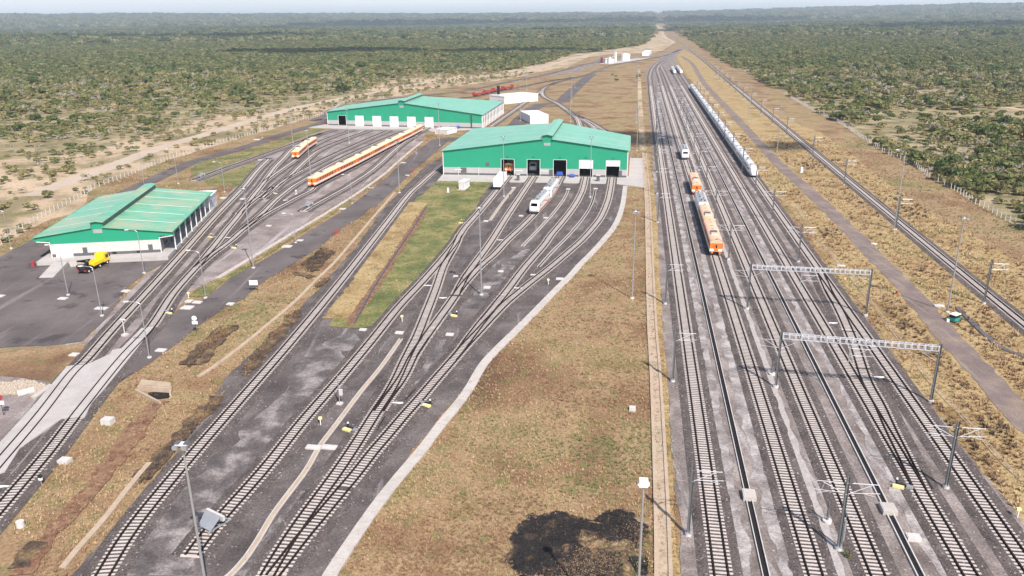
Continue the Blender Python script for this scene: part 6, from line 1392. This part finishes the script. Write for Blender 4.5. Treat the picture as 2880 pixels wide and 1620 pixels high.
RV=PL('K 1460,560 1600,640 1800,800 2200,1080 2576,1340 20 1040,1000 1300,1180 1560,1400 21 1800,100 2200,330 2576,560')+[(150,95),(120,60),(78,60)]+PL('22 2576,1300 2200,560 1750,20 21 1400,900 1100,560 830,150 Z3 950,560 700,120 K 1900,1300 1500,860 1380,640')
tufts('coarse_straw_clumps','coarse straw-coloured grass clumps on the right-hand verges',34000,80,420,lambda X,Y:inpoly(X,Y,RV)&offtrack(X,Y,3.6)&~inpoly(X,Y,RYL+RYR)&(seg_dist(X,Y,VG)>1.5),['bladeDkBrown','bladeBrown','bladeTan','bladeStraw'],(.35,.85),.2,(.07,.24,.38,.31),seed=8,blades=8)
tufts('charred_stubble','black charred stubble of the burnt patch',15000,62,110,lambda X,Y:inpoly(X,Y,BURN),['bladeBlack','bladeBlack','bladeDkBrown','bladeTan'],(.15,.35),.2,(.6,.25,.08,.07),seed=9,box=BURN)
for i,s in enumerate(('A 1480,1060 1620,960 1700,880 1840,900 1870,940 1760,1020 1680,1130 1560,1160','01 1400,1300 1640,1050 1780,980 1700,1080 1560,1200 1430,1330','01 1830,1330 2050,1080 2280,870 2230,960 2000,1180 1850,1400','02 1040,760 1500,230 1700,60 1650,150 1350,480 1100,760','A 1660,1290 1780,1220 1800,1240 1700,1320 1650,1330')):
    pp=PL(s); tufts('scorched_bushes','dark brown scorched bushes on the bank',1100,70,300,lambda X,Y,pp=pp:inpoly(X,Y,pp),['bladeBlack','bladeDkBrown','bladeBrown','bladeOlive'],(.28,.6),.22,(.12,.33,.33,.22),seed=20+i,blades=8,box=pp)
for L_,k,x,y,s in (('small green shrub in the dust beside the nearest mast','22',1232,1310,.22),('small green shrub beside the second workshop drain','Z2',1375,850,.2),('small shrub left of the short workshop drain','Z2',732,750,.2),('small shrub at the lamp before the first workshop door','Z2',937,615,.2)):
    p=G(k,x,y); t=thing('small_shrub',L_,'shrub',(p[0],p[1],0)); t.scale=(s,)*3; link('foliage',CM[0][0],t)
for i,(k,x,y) in enumerate((('F',1995,165),('F',1740,205),('F',1700,135),('F',1735,155))):
    p=G(k,x,y); t=thing('field_bush','dark round bush in the far grass field, %s of four'%ORD[i],'bush',(p[0],p[1],0),0,'bushes in the far grass field'); t.scale=((1.1,.8,.6,.6)[i],)*3; link('foliage',CM[2][i%2],t)
# ------------------------------------------------------------------ clouds that throw the shade, and the air
def cloud(tx,ty,sx,sy,seed,alt=950):
    r=np.random.default_rng(seed); ox=alt/math.tan(R(SUN_EL))
    cx=tx+ox*math.sin(R(SUN_AZ)); cy=ty+ox*math.cos(R(SUN_AZ)); mb=MB()
    import bmesh
    bm=bmesh.new()
    for i in range(16):
        a=r.uniform(0,6.28); q=r.random()**.5; m=Matrix.Translation((math.cos(a)*q*sx*.75,math.sin(a)*q*sy*.75,r.uniform(0,.15)*min(sx,sy)))@Matrix.Diagonal((sx*r.uniform(.25,.42),sy*r.uniform(.25,.42),min(sx,sy)*r.uniform(.15,.28),1))
        bmesh.ops.create_icosphere(bm,subdivisions=3,radius=1,matrix=m)
    for v in bm.verts:
        n=mn.fractal(v.co*(5./max(sx,sy)),1.,2.,4); v.co+=v.normal*n*min(sx,sy)*.12
    me=bpy.data.meshes.new('cloud'); bm.to_mesh(me); bm.free(); me.materials.append(M['cloud'])
    o=link('cloud',me,None,(cx,cy,alt)); return props(o,kind='structure')
M['cloud']=plain('white_cloud',(.85,.86,.88),1.)
cloud(-1150,2850,620,330,1); cloud(-330,1480,210,110,2); cloud(-20,1420,220,60,3); cloud(1500,3300,1500,380,4); cloud(222,262,34,42,5,700); cloud(-600,6200,1500,500,6); cloud(900,6500,1600,500,7); cloud(-1500,4600,600,250,8); cloud(61,395,22,26,9,700); cloud(128,365,14,12,10,700); cloud(-2600,2300,500,180,11)
m=bpy.data.materials.new('air'); m.use_nodes=True; t_=m.node_tree; t_.nodes.remove(t_.nodes['Principled BSDF']); pv=t_.nodes.new('ShaderNodeVolumePrincipled'); pv.inputs['Color'].default_value=(.72,.84,1,1); pv.inputs['Density'].default_value=9e-5; pv.inputs['Anisotropy'].default_value=.15
t_.links.new(pv.outputs[0],t_.nodes['Material Output'].inputs['Volume'])
mb=MB().box(-13500,-13500,-26,13500,13500,150); props(mb.build('haze',m),kind='stuff')
